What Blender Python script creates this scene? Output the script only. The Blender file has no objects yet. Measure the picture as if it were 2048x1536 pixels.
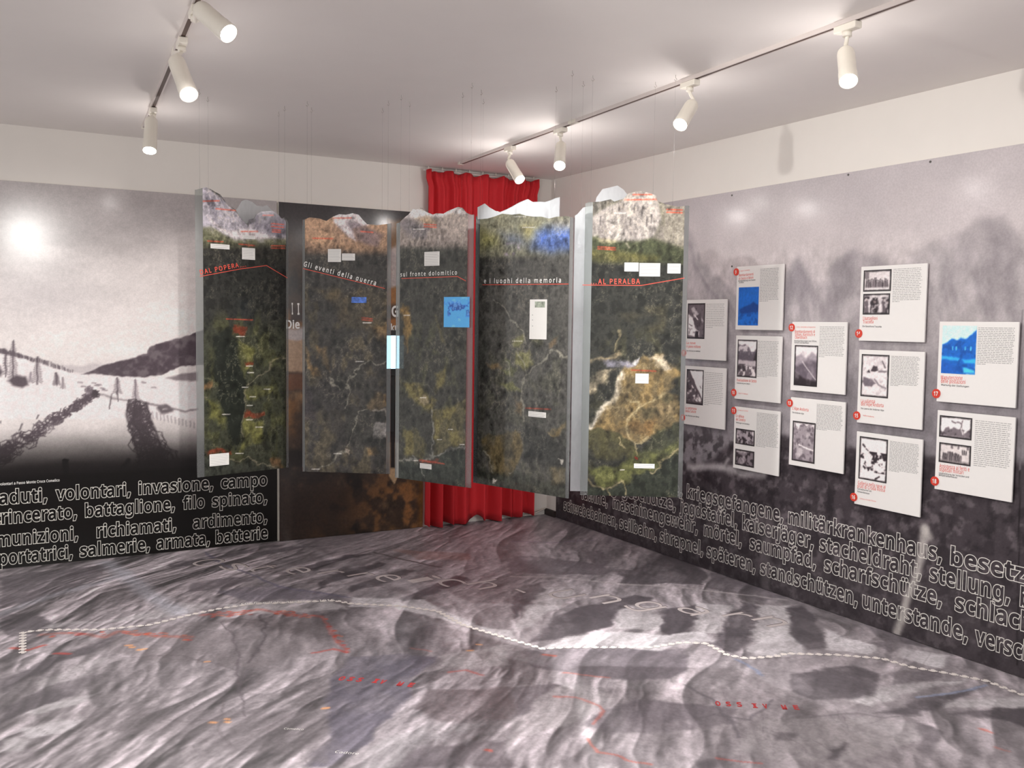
import bpy, math, random
import numpy as np
from mathutils import Vector, Matrix
SC = bpy.context.scene
COL = SC.collection
# ------------------------------------------------------------------ camera
YAW, PITCH, ROLL, FOC = 0.516120732, -0.062888586, 0.013609098, 1898.57
CAM = np.array([-4.12168, -6.65452, 1.572476])
def cam_basis():
    cy, sy, cp, sp = math.cos(YAW), math.sin(YAW), math.cos(PITCH), math.sin(PITCH)
    f = np.array([sy*cp, cy*cp, sp]); r = np.array([cy, -sy, 0.0]); u = np.cross(r, f)
    c, s = math.cos(ROLL), math.sin(ROLL)
    return c*r + s*u, -s*r + c*u, f
RT, UP, FW = cam_basis()
cd = bpy.data.cameras.new('camera'); co = bpy.data.objects.new('camera', cd); COL.objects.link(co)
co.matrix_world = Matrix(((RT[0], UP[0], -FW[0], CAM[0]), (RT[1], UP[1], -FW[1], CAM[1]), (RT[2], UP[2], -FW[2], CAM[2]), (0, 0, 0, 1)))
cd.sensor_width = 36.0; cd.lens = FOC/2048*36.0; cd.clip_start = 0.05
SC.camera = co
# ------------------------------------------------------------------ world, exposure
SC.view_settings.view_transform = 'Standard'; SC.view_settings.look = 'None'
SC.view_settings.gamma = 1.0; SC.view_settings.exposure = 0.08
SC.view_settings.use_curve_mapping = False
SC.cycles.use_denoising = True
SC.cycles.max_bounces = 8; SC.cycles.transparent_max_bounces = 16
SC.cycles.sample_clamp_indirect = 4.0; SC.cycles.caustics_reflective = False; SC.cycles.caustics_refractive = False
W = bpy.data.worlds.new('room_glow'); SC.world = W; W.use_nodes = True
W.node_tree.nodes['Background'].inputs[0].default_value = (1.0, 0.985, 0.965, 1)
W.node_tree.nodes['Background'].inputs[1].default_value = 1.08
SPOT_W = 110.0; FILL_W = 2.4; LAMP_EMIT = 120.0; SPOT_COL = (1.0, 0.975, 0.935)

# ------------------------------------------------------------------ measuring helpers
def ray(x, y):
    return FW + (x-1024)/FOC*RT - (y-768)/FOC*UP
def at_depth(x, y, d):
    return CAM + ray(x, y)*d
def at_z(x, y, z):
    d = ray(x, y); return CAM + d*((z-CAM[2])/d[2])
class Frame:
    """A flat surface in the room: origin, two unit directions, normal towards the room."""
    def __init__(s, O, U, V):
        s.O = np.array(O, float); s.U = np.array(U, float)/np.linalg.norm(U); s.V = np.array(V, float)/np.linalg.norm(V)
        s.N = np.cross(s.U, s.V)
    def uv(s, x, y, n=0.0):
        d = ray(x, y); O = s.O + s.N*n
        p = CAM + d*(np.dot(O-CAM, s.N)/np.dot(d, s.N)) - O
        return float(p@s.U), float(p@s.V)
    def uvs(s, pts, n=0.0, sc=1.0, off=(0, 0)):
        return [s.uv(p[0]/sc+off[0], p[1]/sc+off[1], n) for p in pts]
    def P(s, u, v, n=0.0):
        return s.O + u*s.U + v*s.V + n*s.N
    def M(s):
        return Matrix(((s.U[0], s.V[0], s.N[0], s.O[0]), (s.U[1], s.V[1], s.N[1], s.O[1]), (s.U[2], s.V[2], s.N[2], s.O[2]), (0, 0, 0, 1)))
WL = Frame((0, 0, 0), (1, 0, 0), (0, 0, 1))      # long wall on the left of the picture
WR = Frame((0, 0, 0), (0, -1, 0), (0, 0, 1))     # wall on the right of the picture
FL = Frame((0, 0, 0), (1, 0, 0), (0, 1, 0))      # floor

# ------------------------------------------------------------------ object helpers
def link(o, parent=None):
    COL.objects.link(o)
    if parent is not None: o.parent = parent
    return o
def tag(o, label=None, cat=None, group=None, kind=None):
    for k, v in (('label', label), ('category', cat), ('group', group), ('kind', kind)):
        if v: o[k] = v
    return o
def empty(name, loc=(0, 0, 0), mat=None):
    o = bpy.data.objects.new(name, None); link(o); o.empty_display_size = 0.1
    if mat is not None: o.matrix_world = mat
    else: o.location = loc
    return o
class MB:
    def __init__(s): s.v = []; s.f = []; s.sm = []
    def add(s, vs, fs, smooth=False):
        b = len(s.v); s.v += [tuple(map(float, p)) for p in vs]; s.f += [tuple(b+i for i in f) for f in fs]; s.sm += [smooth]*len(fs)
    def box(s, x0, x1, y0, y1, z0, z1):
        s.add([(x0,y0,z0),(x1,y0,z0),(x1,y1,z0),(x0,y1,z0),(x0,y0,z1),(x1,y0,z1),(x1,y1,z1),(x0,y1,z1)],
              [(0,3,2,1),(4,5,6,7),(0,1,5,4),(1,2,6,5),(2,3,7,6),(3,0,4,7)])
    def prism(s, poly, z0, z1):
        n = len(poly)
        s.add([(p[0], p[1], z0) for p in poly]+[(p[0], p[1], z1) for p in poly],
              [tuple(range(n-1, -1, -1)), tuple(range(n, 2*n))]+[(i, (i+1) % n, n+(i+1) % n, n+i) for i in range(n)])
    def tube(s, pts, rad, n=12, caps=True):
        pts = [Vector(p) for p in pts]; rings = []
        if not hasattr(rad, '__len__'): rad = [rad]*len(pts)
        t0 = (pts[1]-pts[0]).normalized(); a = t0.orthogonal().normalized()
        vs = []
        for i, p in enumerate(pts):
            t = (pts[min(i+1, len(pts)-1)]-pts[max(i-1, 0)]).normalized()
            if t.length < 1e-6: t = t0
            a = (a - t*a.dot(t)).normalized(); b = t.cross(a)
            for k in range(n):
                an = 2*math.pi*k/n; vs.append(p+(a*math.cos(an)+b*math.sin(an))*rad[i])
        fs = [(i*n+k, i*n+(k+1) % n, (i+1)*n+(k+1) % n, (i+1)*n+k) for i in range(len(pts)-1) for k in range(n)]
        s.add(vs, fs, True)
        if caps: s.add([], [])
        if caps:
            b = len(s.v)-len(vs)
            s.f += [tuple(b+k for k in range(n-1, -1, -1)), tuple(b+(len(pts)-1)*n+k for k in range(n))]; s.sm += [False, False]
    def build(s, name, mat, parent=None, bevel=0):
        me = bpy.data.meshes.new(name); me.from_pydata(s.v, [], s.f); me.update()
        me.polygons.foreach_set('use_smooth', s.sm)
        o = bpy.data.objects.new(name, me)
        if mat: me.materials.append(mat)
        link(o, parent)
        if bevel:
            m = o.modifiers.new('edge', 'BEVEL'); m.width = bevel; m.segments = 2; m.limit_method = 'ANGLE'
        return o
def to_frame(o, fr):
    o.matrix_world = fr.M(); return o

# ------------------------------------------------------------------ materials
def lin(c):
    c = np.asarray(c, float)
    return np.where(c <= 0.04045, c/12.92, ((c+0.055)/1.055)**2.4)
def rgb(r, g, b): return tuple(float(x) for x in lin(np.array([r, g, b])/255.0))
def material(name, col, rough=0.6, grain=0.06, gscale=60.0, bump=0.0, metal=0.0, spec=0.5, coat=0.0, emit=None, estr=0.0):
    m = bpy.data.materials.new(name); m.use_nodes = True; nt = m.node_tree; N = nt.nodes; L = nt.links
    b = N['Principled BSDF']; b.inputs['Roughness'].default_value = rough; b.inputs['Metallic'].default_value = metal
    b.inputs['Specular IOR Level'].default_value = spec; b.inputs['Coat Weight'].default_value = coat
    if emit:
        b.inputs['Emission Color'].default_value = (*emit, 1); b.inputs['Emission Strength'].default_value = estr
    tc = N.new('ShaderNodeTexCoord'); nz = N.new('ShaderNodeTexNoise'); nz.inputs['Scale'].default_value = gscale; nz.inputs['Detail'].default_value = 4
    L.new(tc.outputs['Object'], nz.inputs['Vector'])
    mx = N.new('ShaderNodeMix'); mx.data_type = 'RGBA'
    c = np.array(col[:3])
    mx.inputs[6].default_value = (*np.clip(c*(1-grain), 0, 1), 1); mx.inputs[7].default_value = (*np.clip(c*(1+grain), 0, 1), 1)
    L.new(nz.outputs[0], mx.inputs[0]); L.new(mx.outputs[2], b.inputs['Base Color'])
    if bump:
        bp = N.new('ShaderNodeBump'); bp.inputs['Strength'].default_value = bump; bp.inputs['Distance'].default_value = 0.01
        L.new(nz.outputs[0], bp.inputs['Height']); L.new(bp.outputs[0], b.inputs['Normal'])
    return m
def print_material(name, rough=0.3, grain=0.12, gscale=220.0, spec=0.5, coat=0.0, alpha=1.0, bump=0.0):
    """Ink on a sheet: the printed picture lives in the mesh's colour attribute, the screen grain in a noise."""
    m = bpy.data.materials.new(name); m.use_nodes = True; nt = m.node_tree; N = nt.nodes; L = nt.links
    b = N['Principled BSDF']; b.inputs['Roughness'].default_value = rough
    b.inputs['Specular IOR Level'].default_value = spec; b.inputs['Coat Weight'].default_value = coat
    b.inputs['Coat Roughness'].default_value = 0.12; b.inputs['Alpha'].default_value = alpha
    at = N.new('ShaderNodeAttribute'); at.attribute_name = 'ink'
    tc = N.new('ShaderNodeTexCoord'); nz = N.new('ShaderNodeTexNoise'); nz.inputs['Scale'].default_value = gscale; nz.inputs['Detail'].default_value = 5
    L.new(tc.outputs['Object'], nz.inputs['Vector'])
    mr = N.new('ShaderNodeMapRange'); mr.inputs['From Min'].default_value = 0.25; mr.inputs['From Max'].default_value = 0.75
    mr.inputs['To Min'].default_value = 1-grain; mr.inputs['To Max'].default_value = 1+grain
    L.new(nz.outputs[0], mr.inputs['Value'])
    mu = N.new('ShaderNodeVectorMath'); mu.operation = 'SCALE'
    L.new(at.outputs['Color'], mu.inputs[0]); L.new(mr.outputs[0], mu.inputs['Scale'])
    L.new(mu.outputs[0], b.inputs['Base Color'])
    if bump:
        bp = N.new('ShaderNodeBump'); bp.inputs['Strength'].default_value = bump; bp.inputs['Distance'].default_value = 0.004
        n2 = N.new('ShaderNodeTexNoise'); n2.inputs['Scale'].default_value = 3.0; n2.inputs['Detail'].default_value = 3
        L.new(tc.outputs['Object'], n2.inputs['Vector']); L.new(n2.outputs[0], bp.inputs['Height']); L.new(bp.outputs[0], b.inputs['Normal'])
    return m
def clear_material(name, tint, haze, hazecol, rough=0.08, fres=1.45):
    """Clear acrylic: mostly see-through, a little milky, glossy skin."""
    m = bpy.data.materials.new(name); m.use_nodes = True; nt = m.node_tree; N = nt.nodes; L = nt.links
    N.remove(N['Principled BSDF']); out = N['Material Output']
    tr = N.new('ShaderNodeBsdfTransparent'); tr.inputs[0].default_value = (*tint, 1)
    nz = N.new('ShaderNodeTexNoise'); nz.inputs['Scale'].default_value = 30
    df = N.new('ShaderNodeBsdfDiffuse'); df.inputs[0].default_value = (*hazecol, 1)
    tl = N.new('ShaderNodeBsdfTranslucent'); tl.inputs[0].default_value = (*hazecol, 1)
    md = N.new('ShaderNodeMixShader'); md.inputs[0].default_value = 0.5; L.new(df.outputs[0], md.inputs[1]); L.new(tl.outputs[0], md.inputs[2])
    mr = N.new('ShaderNodeMapRange'); mr.inputs['To Min'].default_value = haze*0.9; mr.inputs['To Max'].default_value = haze*1.1
    L.new(nz.outputs[0], mr.inputs['Value'])
    mx = N.new('ShaderNodeMixShader'); L.new(mr.outputs[0], mx.inputs[0]); L.new(tr.outputs[0], mx.inputs[1]); L.new(md.outputs[0], mx.inputs[2])
    gl = N.new('ShaderNodeBsdfGlossy'); gl.inputs['Roughness'].default_value = rough
    fr = N.new('ShaderNodeFresnel'); fr.inputs[0].default_value = fres
    m2 = N.new('ShaderNodeMixShader'); L.new(fr.outputs[0], m2.inputs[0]); L.new(mx.outputs[0], m2.inputs[1]); L.new(gl.outputs[0], m2.inputs[2])
    L.new(m2.outputs[0], out.inputs[0])
    return m
GAIN = 1.38     # print albedo from the colour seen in this light
def ink(c): return np.clip(lin(np.asarray(c, float)/255.0)*GAIN, 0.0, 0.9)

M_wall = material('wall_paint', rgb(232, 227, 221), 0.85, 0.02, 8, bump=0.03)
M_ceil = material('ceiling_paint', rgb(233, 228, 224), 0.9, 0.02, 6)
M_white = material('white_lamp_enamel', rgb(236, 230, 218), 0.35, 0.02, 40)
M_track = material('track_enamel', rgb(214, 204, 200), 0.45, 0.02, 40)
M_slot = material('track_slot', rgb(92, 74, 66), 0.6, 0.1, 60)
M_reflector = material('lamp_face', (1, 1, 1), 0.3, 0.0, 40, emit=(1.0, 0.95, 0.88), estr=LAMP_EMIT)
M_board = material('board_laminate', rgb(243, 240, 237), 0.38, 0.015, 50)
M_boardedge = material('board_edge', rgb(225, 222, 218), 0.6, 0.03, 80)
M_red = material('red_vinyl', rgb(214, 62, 44), 0.45, 0.05, 80)
M_redtext = material('red_print', rgb(228, 84, 66), 0.5, 0.05, 120)
M_greytext = material('grey_print', rgb(178, 175, 174), 0.6, 0.1, 200)
M_darktext = material('dark_print', rgb(90, 88, 92), 0.6, 0.08, 200)
M_whitetext = material('white_print', rgb(240, 238, 234), 0.5, 0.04, 120)
M_outline = material('pale_outline_print', rgb(226, 222, 214), 0.5, 0.08, 120)
M_outline_dim = material('pale_outline_print_faded', rgb(222, 218, 212), 0.5, 0.12, 60)
M_paper = material('label_paper', rgb(240, 238, 234), 0.55, 0.03, 120)
M_foam = material('foam_board_edge', rgb(222, 216, 208), 0.7, 0.05, 120)
M_curtain = material('red_curtain_cloth', rgb(204, 38, 46), 0.8, 0.10, 180, bump=0.08)
M_black = material('black_plastic', rgb(26, 25, 26), 0.4, 0.1, 60)
M_screen = material('lit_screen', rgb(60, 130, 200), 0.2, 0.02, 20, emit=(0.55, 0.85, 1.0), estr=3.0)
M_darkwood = material('dark_skirting', rgb(52, 44, 42), 0.6, 0.15, 40)
M_cable = material('cable_sheath', rgb(222, 214, 206), 0.5, 0.03, 60)
M_steel = material('small_steel', rgb(96, 92, 90), 0.4, 0.1, 60, metal=0.6)
M_hook = material('hook_wire', rgb(168, 158, 152), 0.4, 0.1, 60)
M_nylon = clear_material('nylon_line', (0.98, 0.98, 0.98), 0.05, (0.9, 0.9, 0.9), 0.05, 1.2)
M_acrylic = clear_material('clear_acrylic', (0.74, 0.76, 0.75), 0.20, (0.62, 0.63, 0.63), 0.05)
M_backsheet = clear_material('milky_acrylic', (0.85, 0.88, 0.90), 0.92, (0.93, 0.94, 0.96), 0.15)
M_film = print_material('printed_film', 0.14, 0.14, 160, 0.28, 0.0, 0.95)
M_mural = print_material('mural_print', 0.19, 0.09, 110, 0.2, 0.0)
M_floor = print_material('printed_floor', 0.42, 0.10, 70, 0.35, 0.0, 1.0, bump=0.05)
M_photo = print_material('photo_print', 0.35, 0.10, 300, 0.4)
M_poster = print_material('poster_print', 0.17, 0.2, 60, 0.4, 0.0)

# ------------------------------------------------------------------ printing helpers (ink colours on fine sheets)
def vn(U, V, seed):
    t = np.random.RandomState(seed).rand(64, 64)
    iu = np.floor(U).astype(int); iv = np.floor(V).astype(int); fu = U-iu; fv = V-iv
    fu = fu*fu*(3-2*fu); fv = fv*fv*(3-2*fv); a = iu % 64; b = iv % 64; a1 = (a+1) % 64; b1 = (b+1) % 64
    return (t[b, a]*(1-fu)+t[b, a1]*fu)*(1-fv)+(t[b1, a]*(1-fu)+t[b1, a1]*fu)*fv
def fbm(U, V, su, sv, octv=5, seed=1, gain=0.55):
    s = np.zeros_like(U); w = 1.0; tot = 0.0
    for k in range(octv):
        s += w*vn(U/su*2**k+17.3*k, V/sv*2**k+9.1*k, seed+k); tot += w; w *= gain
    return s/tot
def smooth(x, a, b):
    t = np.clip((x-a)/(b-a), 0, 1); return t*t*(3-2*t)
class Sheet:
    def __init__(s, us, vs, top=None):
        s.us, s.vs = np.asarray(us, float), np.asarray(vs, float)
        s.U, s.V = np.meshgrid(s.us, s.vs)
        if top is not None:
            t = top(s.us)[None, :]; v0 = s.vs[0]; k = (s.V-v0)/(s.vs[-1]-v0); s.V = v0+k*(t-v0)
        s.C = np.zeros(s.U.shape+(3,)); s.wu = np.zeros_like(s.U); s.wv = np.zeros_like(s.U)
    def warp(s, amp, scale, seed=5, octv=4):
        s.wu = (fbm(s.U, s.V, scale, scale, octv, seed)-0.5)*2*amp
        s.wv = (fbm(s.U, s.V, scale, scale, octv, seed+40)-0.5)*2*amp
    def base(s, c): s.C[:] = np.asarray(c, float)
    def mix(s, m, c):
        c = np.asarray(c, float); s.C += m[..., None]*(c-s.C)
    def mul(s, k): s.C *= k[..., None] if hasattr(k, 'shape') else k
    def _box(s, pts, pad):
        P = np.array(pts); lo = P.min(0)-pad; hi = P.max(0)+pad
        ju = np.where((s.U.max(0) >= lo[0]) & (s.U.min(0) <= hi[0]))[0]; jv = np.where((s.V.max(1) >= lo[1]) & (s.V.min(1) <= hi[1]))[0]
        if len(ju) == 0 or len(jv) == 0: return None
        return slice(jv[0], jv[-1]+1), slice(ju[0], ju[-1]+1)
    def mask(s, pts, soft, closed=True, width=0.0):
        """soft mask of a polygon (closed) or of a stroke of the given half width"""
        pad = soft+width+np.abs(s.wu).max()+0.01
        bx = s._box(pts, pad)
        if bx is None: return None, None
        x = s.U[bx]+s.wu[bx]; y = s.V[bx]+s.wv[bx]
        d = np.full(x.shape, 1e9); ins = np.zeros(x.shape, bool); n = len(pts)
        for i in range(n if closed else n-1):
            ax, ay = pts[i]; bx_, by_ = pts[(i+1) % n]; dx, dy = bx_-ax, by_-ay; l2 = dx*dx+dy*dy+1e-12
            t = np.clip(((x-ax)*dx+(y-ay)*dy)/l2, 0, 1)
            d = np.minimum(d, (x-ax-t*dx)**2+(y-ay-t*dy)**2)
            if closed:
                c = (ay > y) != (by_ > y)
                with np.errstate(divide='ignore', invalid='ignore'):
                    ins ^= c & (x < dx*(y-ay)/(dy if abs(dy) > 1e-12 else 1e-12)+ax)
        d = np.sqrt(d)
        sd = np.where(ins, d, -d) if closed else width-d
        return smooth(sd, -soft, soft), bx
    def poly(s, pts, c, soft=0.01, a=1.0, tex=None):
        m, bx = s.mask(pts, soft)
        if m is None: return
        m = m*a
        if tex is not None: m = m*tex[bx]
        sub = s.C[bx]; sub += m[..., None]*(np.asarray(c, float)-sub)
    def line(s, pts, c, w, soft=None, a=1.0, tex=None):
        m, bx = s.mask(pts, soft or w*0.7, False, w)
        if m is None: return
        m = m*a
        if tex is not None: m = m*tex[bx]
        sub = s.C[bx]; sub += m[..., None]*(np.asarray(c, float)-sub)
    def grain(s, amp, su, sv, octv=5, seed=3):
        s.C *= (1+amp*2*(fbm(s.U, s.V, su, sv, octv, seed)-0.5))[..., None]
    def build(s, name, mat, fr, n, parent=None, gain=True):
        nv, nu = s.U.shape
        me = bpy.data.meshes.new(name)
        co_ = np.stack([s.U, s.V, np.full_like(s.U, n)], -1).reshape(-1, 3)
        idx = np.arange(nv*nu).reshape(nv, nu)
        q = np.stack([idx[:-1, :-1], idx[:-1, 1:], idx[1:, 1:], idx[1:, :-1]], -1).reshape(-1, 4)
        me.vertices.add(len(co_)); me.vertices.foreach_set('co', co_.ravel())
        me.loops.add(q.size); me.loops.foreach_set('vertex_index', q.ravel())
        me.polygons.add(len(q)); me.polygons.foreach_set('loop_start', np.arange(0, q.size, 4)); me.polygons.foreach_set('loop_total', np.full(len(q), 4))
        me.update(calc_edges=True)
        at = me.color_attributes.new('ink', 'FLOAT_COLOR', 'POINT')
        c = ink(np.clip(s.C, 0, 255)).reshape(-1, 3); c = np.concatenate([c, np.ones((len(c), 1))], 1)
        at.data.foreach_set('color', c.ravel())
        me.materials.append(mat)
        o = bpy.data.objects.new(name, me); link(o, parent)
        if fr is not None: o.matrix_world = fr.M()
        return o

# ------------------------------------------------------------------ lettering
_tc = {}
import os
try: FONT = bpy.data.fonts.load(os.path.join(bpy.utils.system_resource('DATAFILES'), 'fonts', 'NotoSansHebrew-Regular.woff2'))   # ships with Blender
except Exception: FONT = None
def text_geom(body, offset=0.0, outline=0.0, res=2, space=1.0):
    if FONT: space *= 1.05
    k = (body, offset, outline, space)
    if k not in _tc:
        c = bpy.data.curves.new('lettering', 'FONT'); c.body = body; c.resolution_u = res; c.offset = offset
        if FONT: c.font = FONT
        c.size = 1.0; c.space_character = space
        if outline: c.fill_mode = 'NONE'; c.bevel_depth = outline; c.bevel_resolution = 0
        else: c.fill_mode = 'FRONT'
        o = bpy.data.objects.new('lettering', c); COL.objects.link(o)
        m = bpy.data.meshes.new_from_object(o.evaluated_get(bpy.context.evaluated_depsgraph_get()))
        v = np.empty(len(m.vertices)*3); m.vertices.foreach_get('co', v); v = v.reshape(-1, 3)
        f = [tuple(p.vertices) for p in m.polygons]
        bpy.data.objects.remove(o); bpy.data.curves.remove(c); bpy.data.meshes.remove(m)
        _tc[k] = (v, f)
    return _tc[k]
_cap = []
def cap_height():
    if not _cap: _cap.append(float(text_geom('H')[0][:, 1].max()))
    return _cap[0]
def put_text(mb, body, a, b, h, n, offset=0.02, outline=0.0, skew=0.0, space=1.0):
    """letters along the baseline a -> b (surface coordinates), h = height of a capital"""
    v, f = text_geom(body, offset, outline, 2, space)
    if len(v) == 0: return
    a = np.array(a); b = np.array(b); L = np.linalg.norm(b-a); t = (b-a)/L; w = np.array([-t[1], t[0]])
    x0, x1 = v[:, 0].min(), v[:, 0].max(); X = (v[:, 0]-x0)/(x1-x0)*L; Y = v[:, 1]*h/cap_height()
    X = X+skew*Y
    z = n+(v[:, 2]*h*0.5 if outline else 0)
    p = a[None]+X[:, None]*t[None]+Y[:, None]*w[None]
    mb.add(np.column_stack([p, np.broadcast_to(z, len(p))]), f)

# ================================================================== the room
H = 2.75
def structure(o, label=None, cat=None):
    o['kind'] = 'structure'
    if label: o['label'] = label; o['category'] = cat
    return o
m = MB(); m.box(-6.4, 0.14, 0.0, 0.14, -0.1, H+0.1); structure(m.build('wall_left', M_wall), 'white wall behind the snow mural and the red curtain', 'wall')
m = MB(); m.box(0.0, 0.14, -8.4, 0.0, -0.1, H+0.1); structure(m.build('wall_right', M_wall), 'white wall behind the grey mural with information boards', 'wall')
m = MB(); m.box(-6.4, 0.0, -8.4, 0.0, H, H+0.1); structure(m.build('ceiling', M_ceil), 'plain off-white ceiling carrying two lamp tracks', 'ceiling')

# ------------------------------------------------------------------ floor: a printed relief map
ax_u = np.concatenate([np.linspace(-6.4, -4.7, 12)[:-1], np.linspace(-4.7, 0.0, 600)])
ax_v = np.concatenate([np.linspace(-8.4, -5.2, 20)[:-1], np.linspace(-5.2, 0.0, 660)])
S = Sheet(ax_u, ax_v)
ca, sa = math.cos(.80), math.sin(.80)
wx = (fbm(S.U, S.V, 1.3, 1.3, 2, 71)-0.5)*0.6; wy = (fbm(S.U, S.V, 1.3, 1.3, 2, 75)-0.5)*0.6
A_ = (S.U+wx)*ca+(S.V+wy)*sa; B_ = -(S.U+wx)*sa+(S.V+wy)*ca
def relief(e): return fbm(A_, B_+e, 0.62, 0.21, 6, 81, 0.52)
sh = (relief(0.02)-relief(-0.02))/0.04
A2 = (S.U-wx)*0.93-(S.V+wy)*0.37; B2 = (S.U-wx)*0.37+(S.V+wy)*0.93
sh2 = (fbm(A2, B2+0.015, 0.5, 0.16, 5, 91)-fbm(A2, B2-0.015, 0.5, 0.16, 5, 91))/0.03
S.base((146, 134, 137))
def rdg(su, sv, o, sd): return 1-np.abs(2*fbm(A_, B_, su, sv, o, sd, .55)-1)
Hm = rdg(1.0, .36, 2, 401)+.32*rdg(.42, .15, 3, 421)+.045*rdg(.14, .06, 3, 431)
gv, gu = np.gradient(Hm, S.vs, S.us); hs = gu*.75-gv*.66; hs /= np.std(hs[60:-60, 60:-60]); hs *= .5+.5*smooth(-S.U, 1.9, 2.7)
k = np.clip(hs*.17, -.36, .34)+np.clip(sh*.03, -.15, .15)
S.C *= (1+k)[..., None]
S.grain(0.10, 0.05, 0.05, 4, 31); S.grain(0.10, 1.3, 1.3, 3, 35)
S.warp(0.055, 0.16, 11, 7)
rough_ = 0.62+0.38*smooth(fbm(S.U, S.V, 0.16, 0.16, 6, 51), 0.3, 0.6)
Z4 = dict(sc=2.0, off=(0, 1100)); Z5 = dict(sc=2.0, off=(1024, 1050)); Z3 = dict(sc=3.413, off=(340, 1090))
DK, DK2, LT, LT2 = (84, 76, 80), (104, 94, 99), (212, 200, 202), (194, 183, 184)
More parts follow.
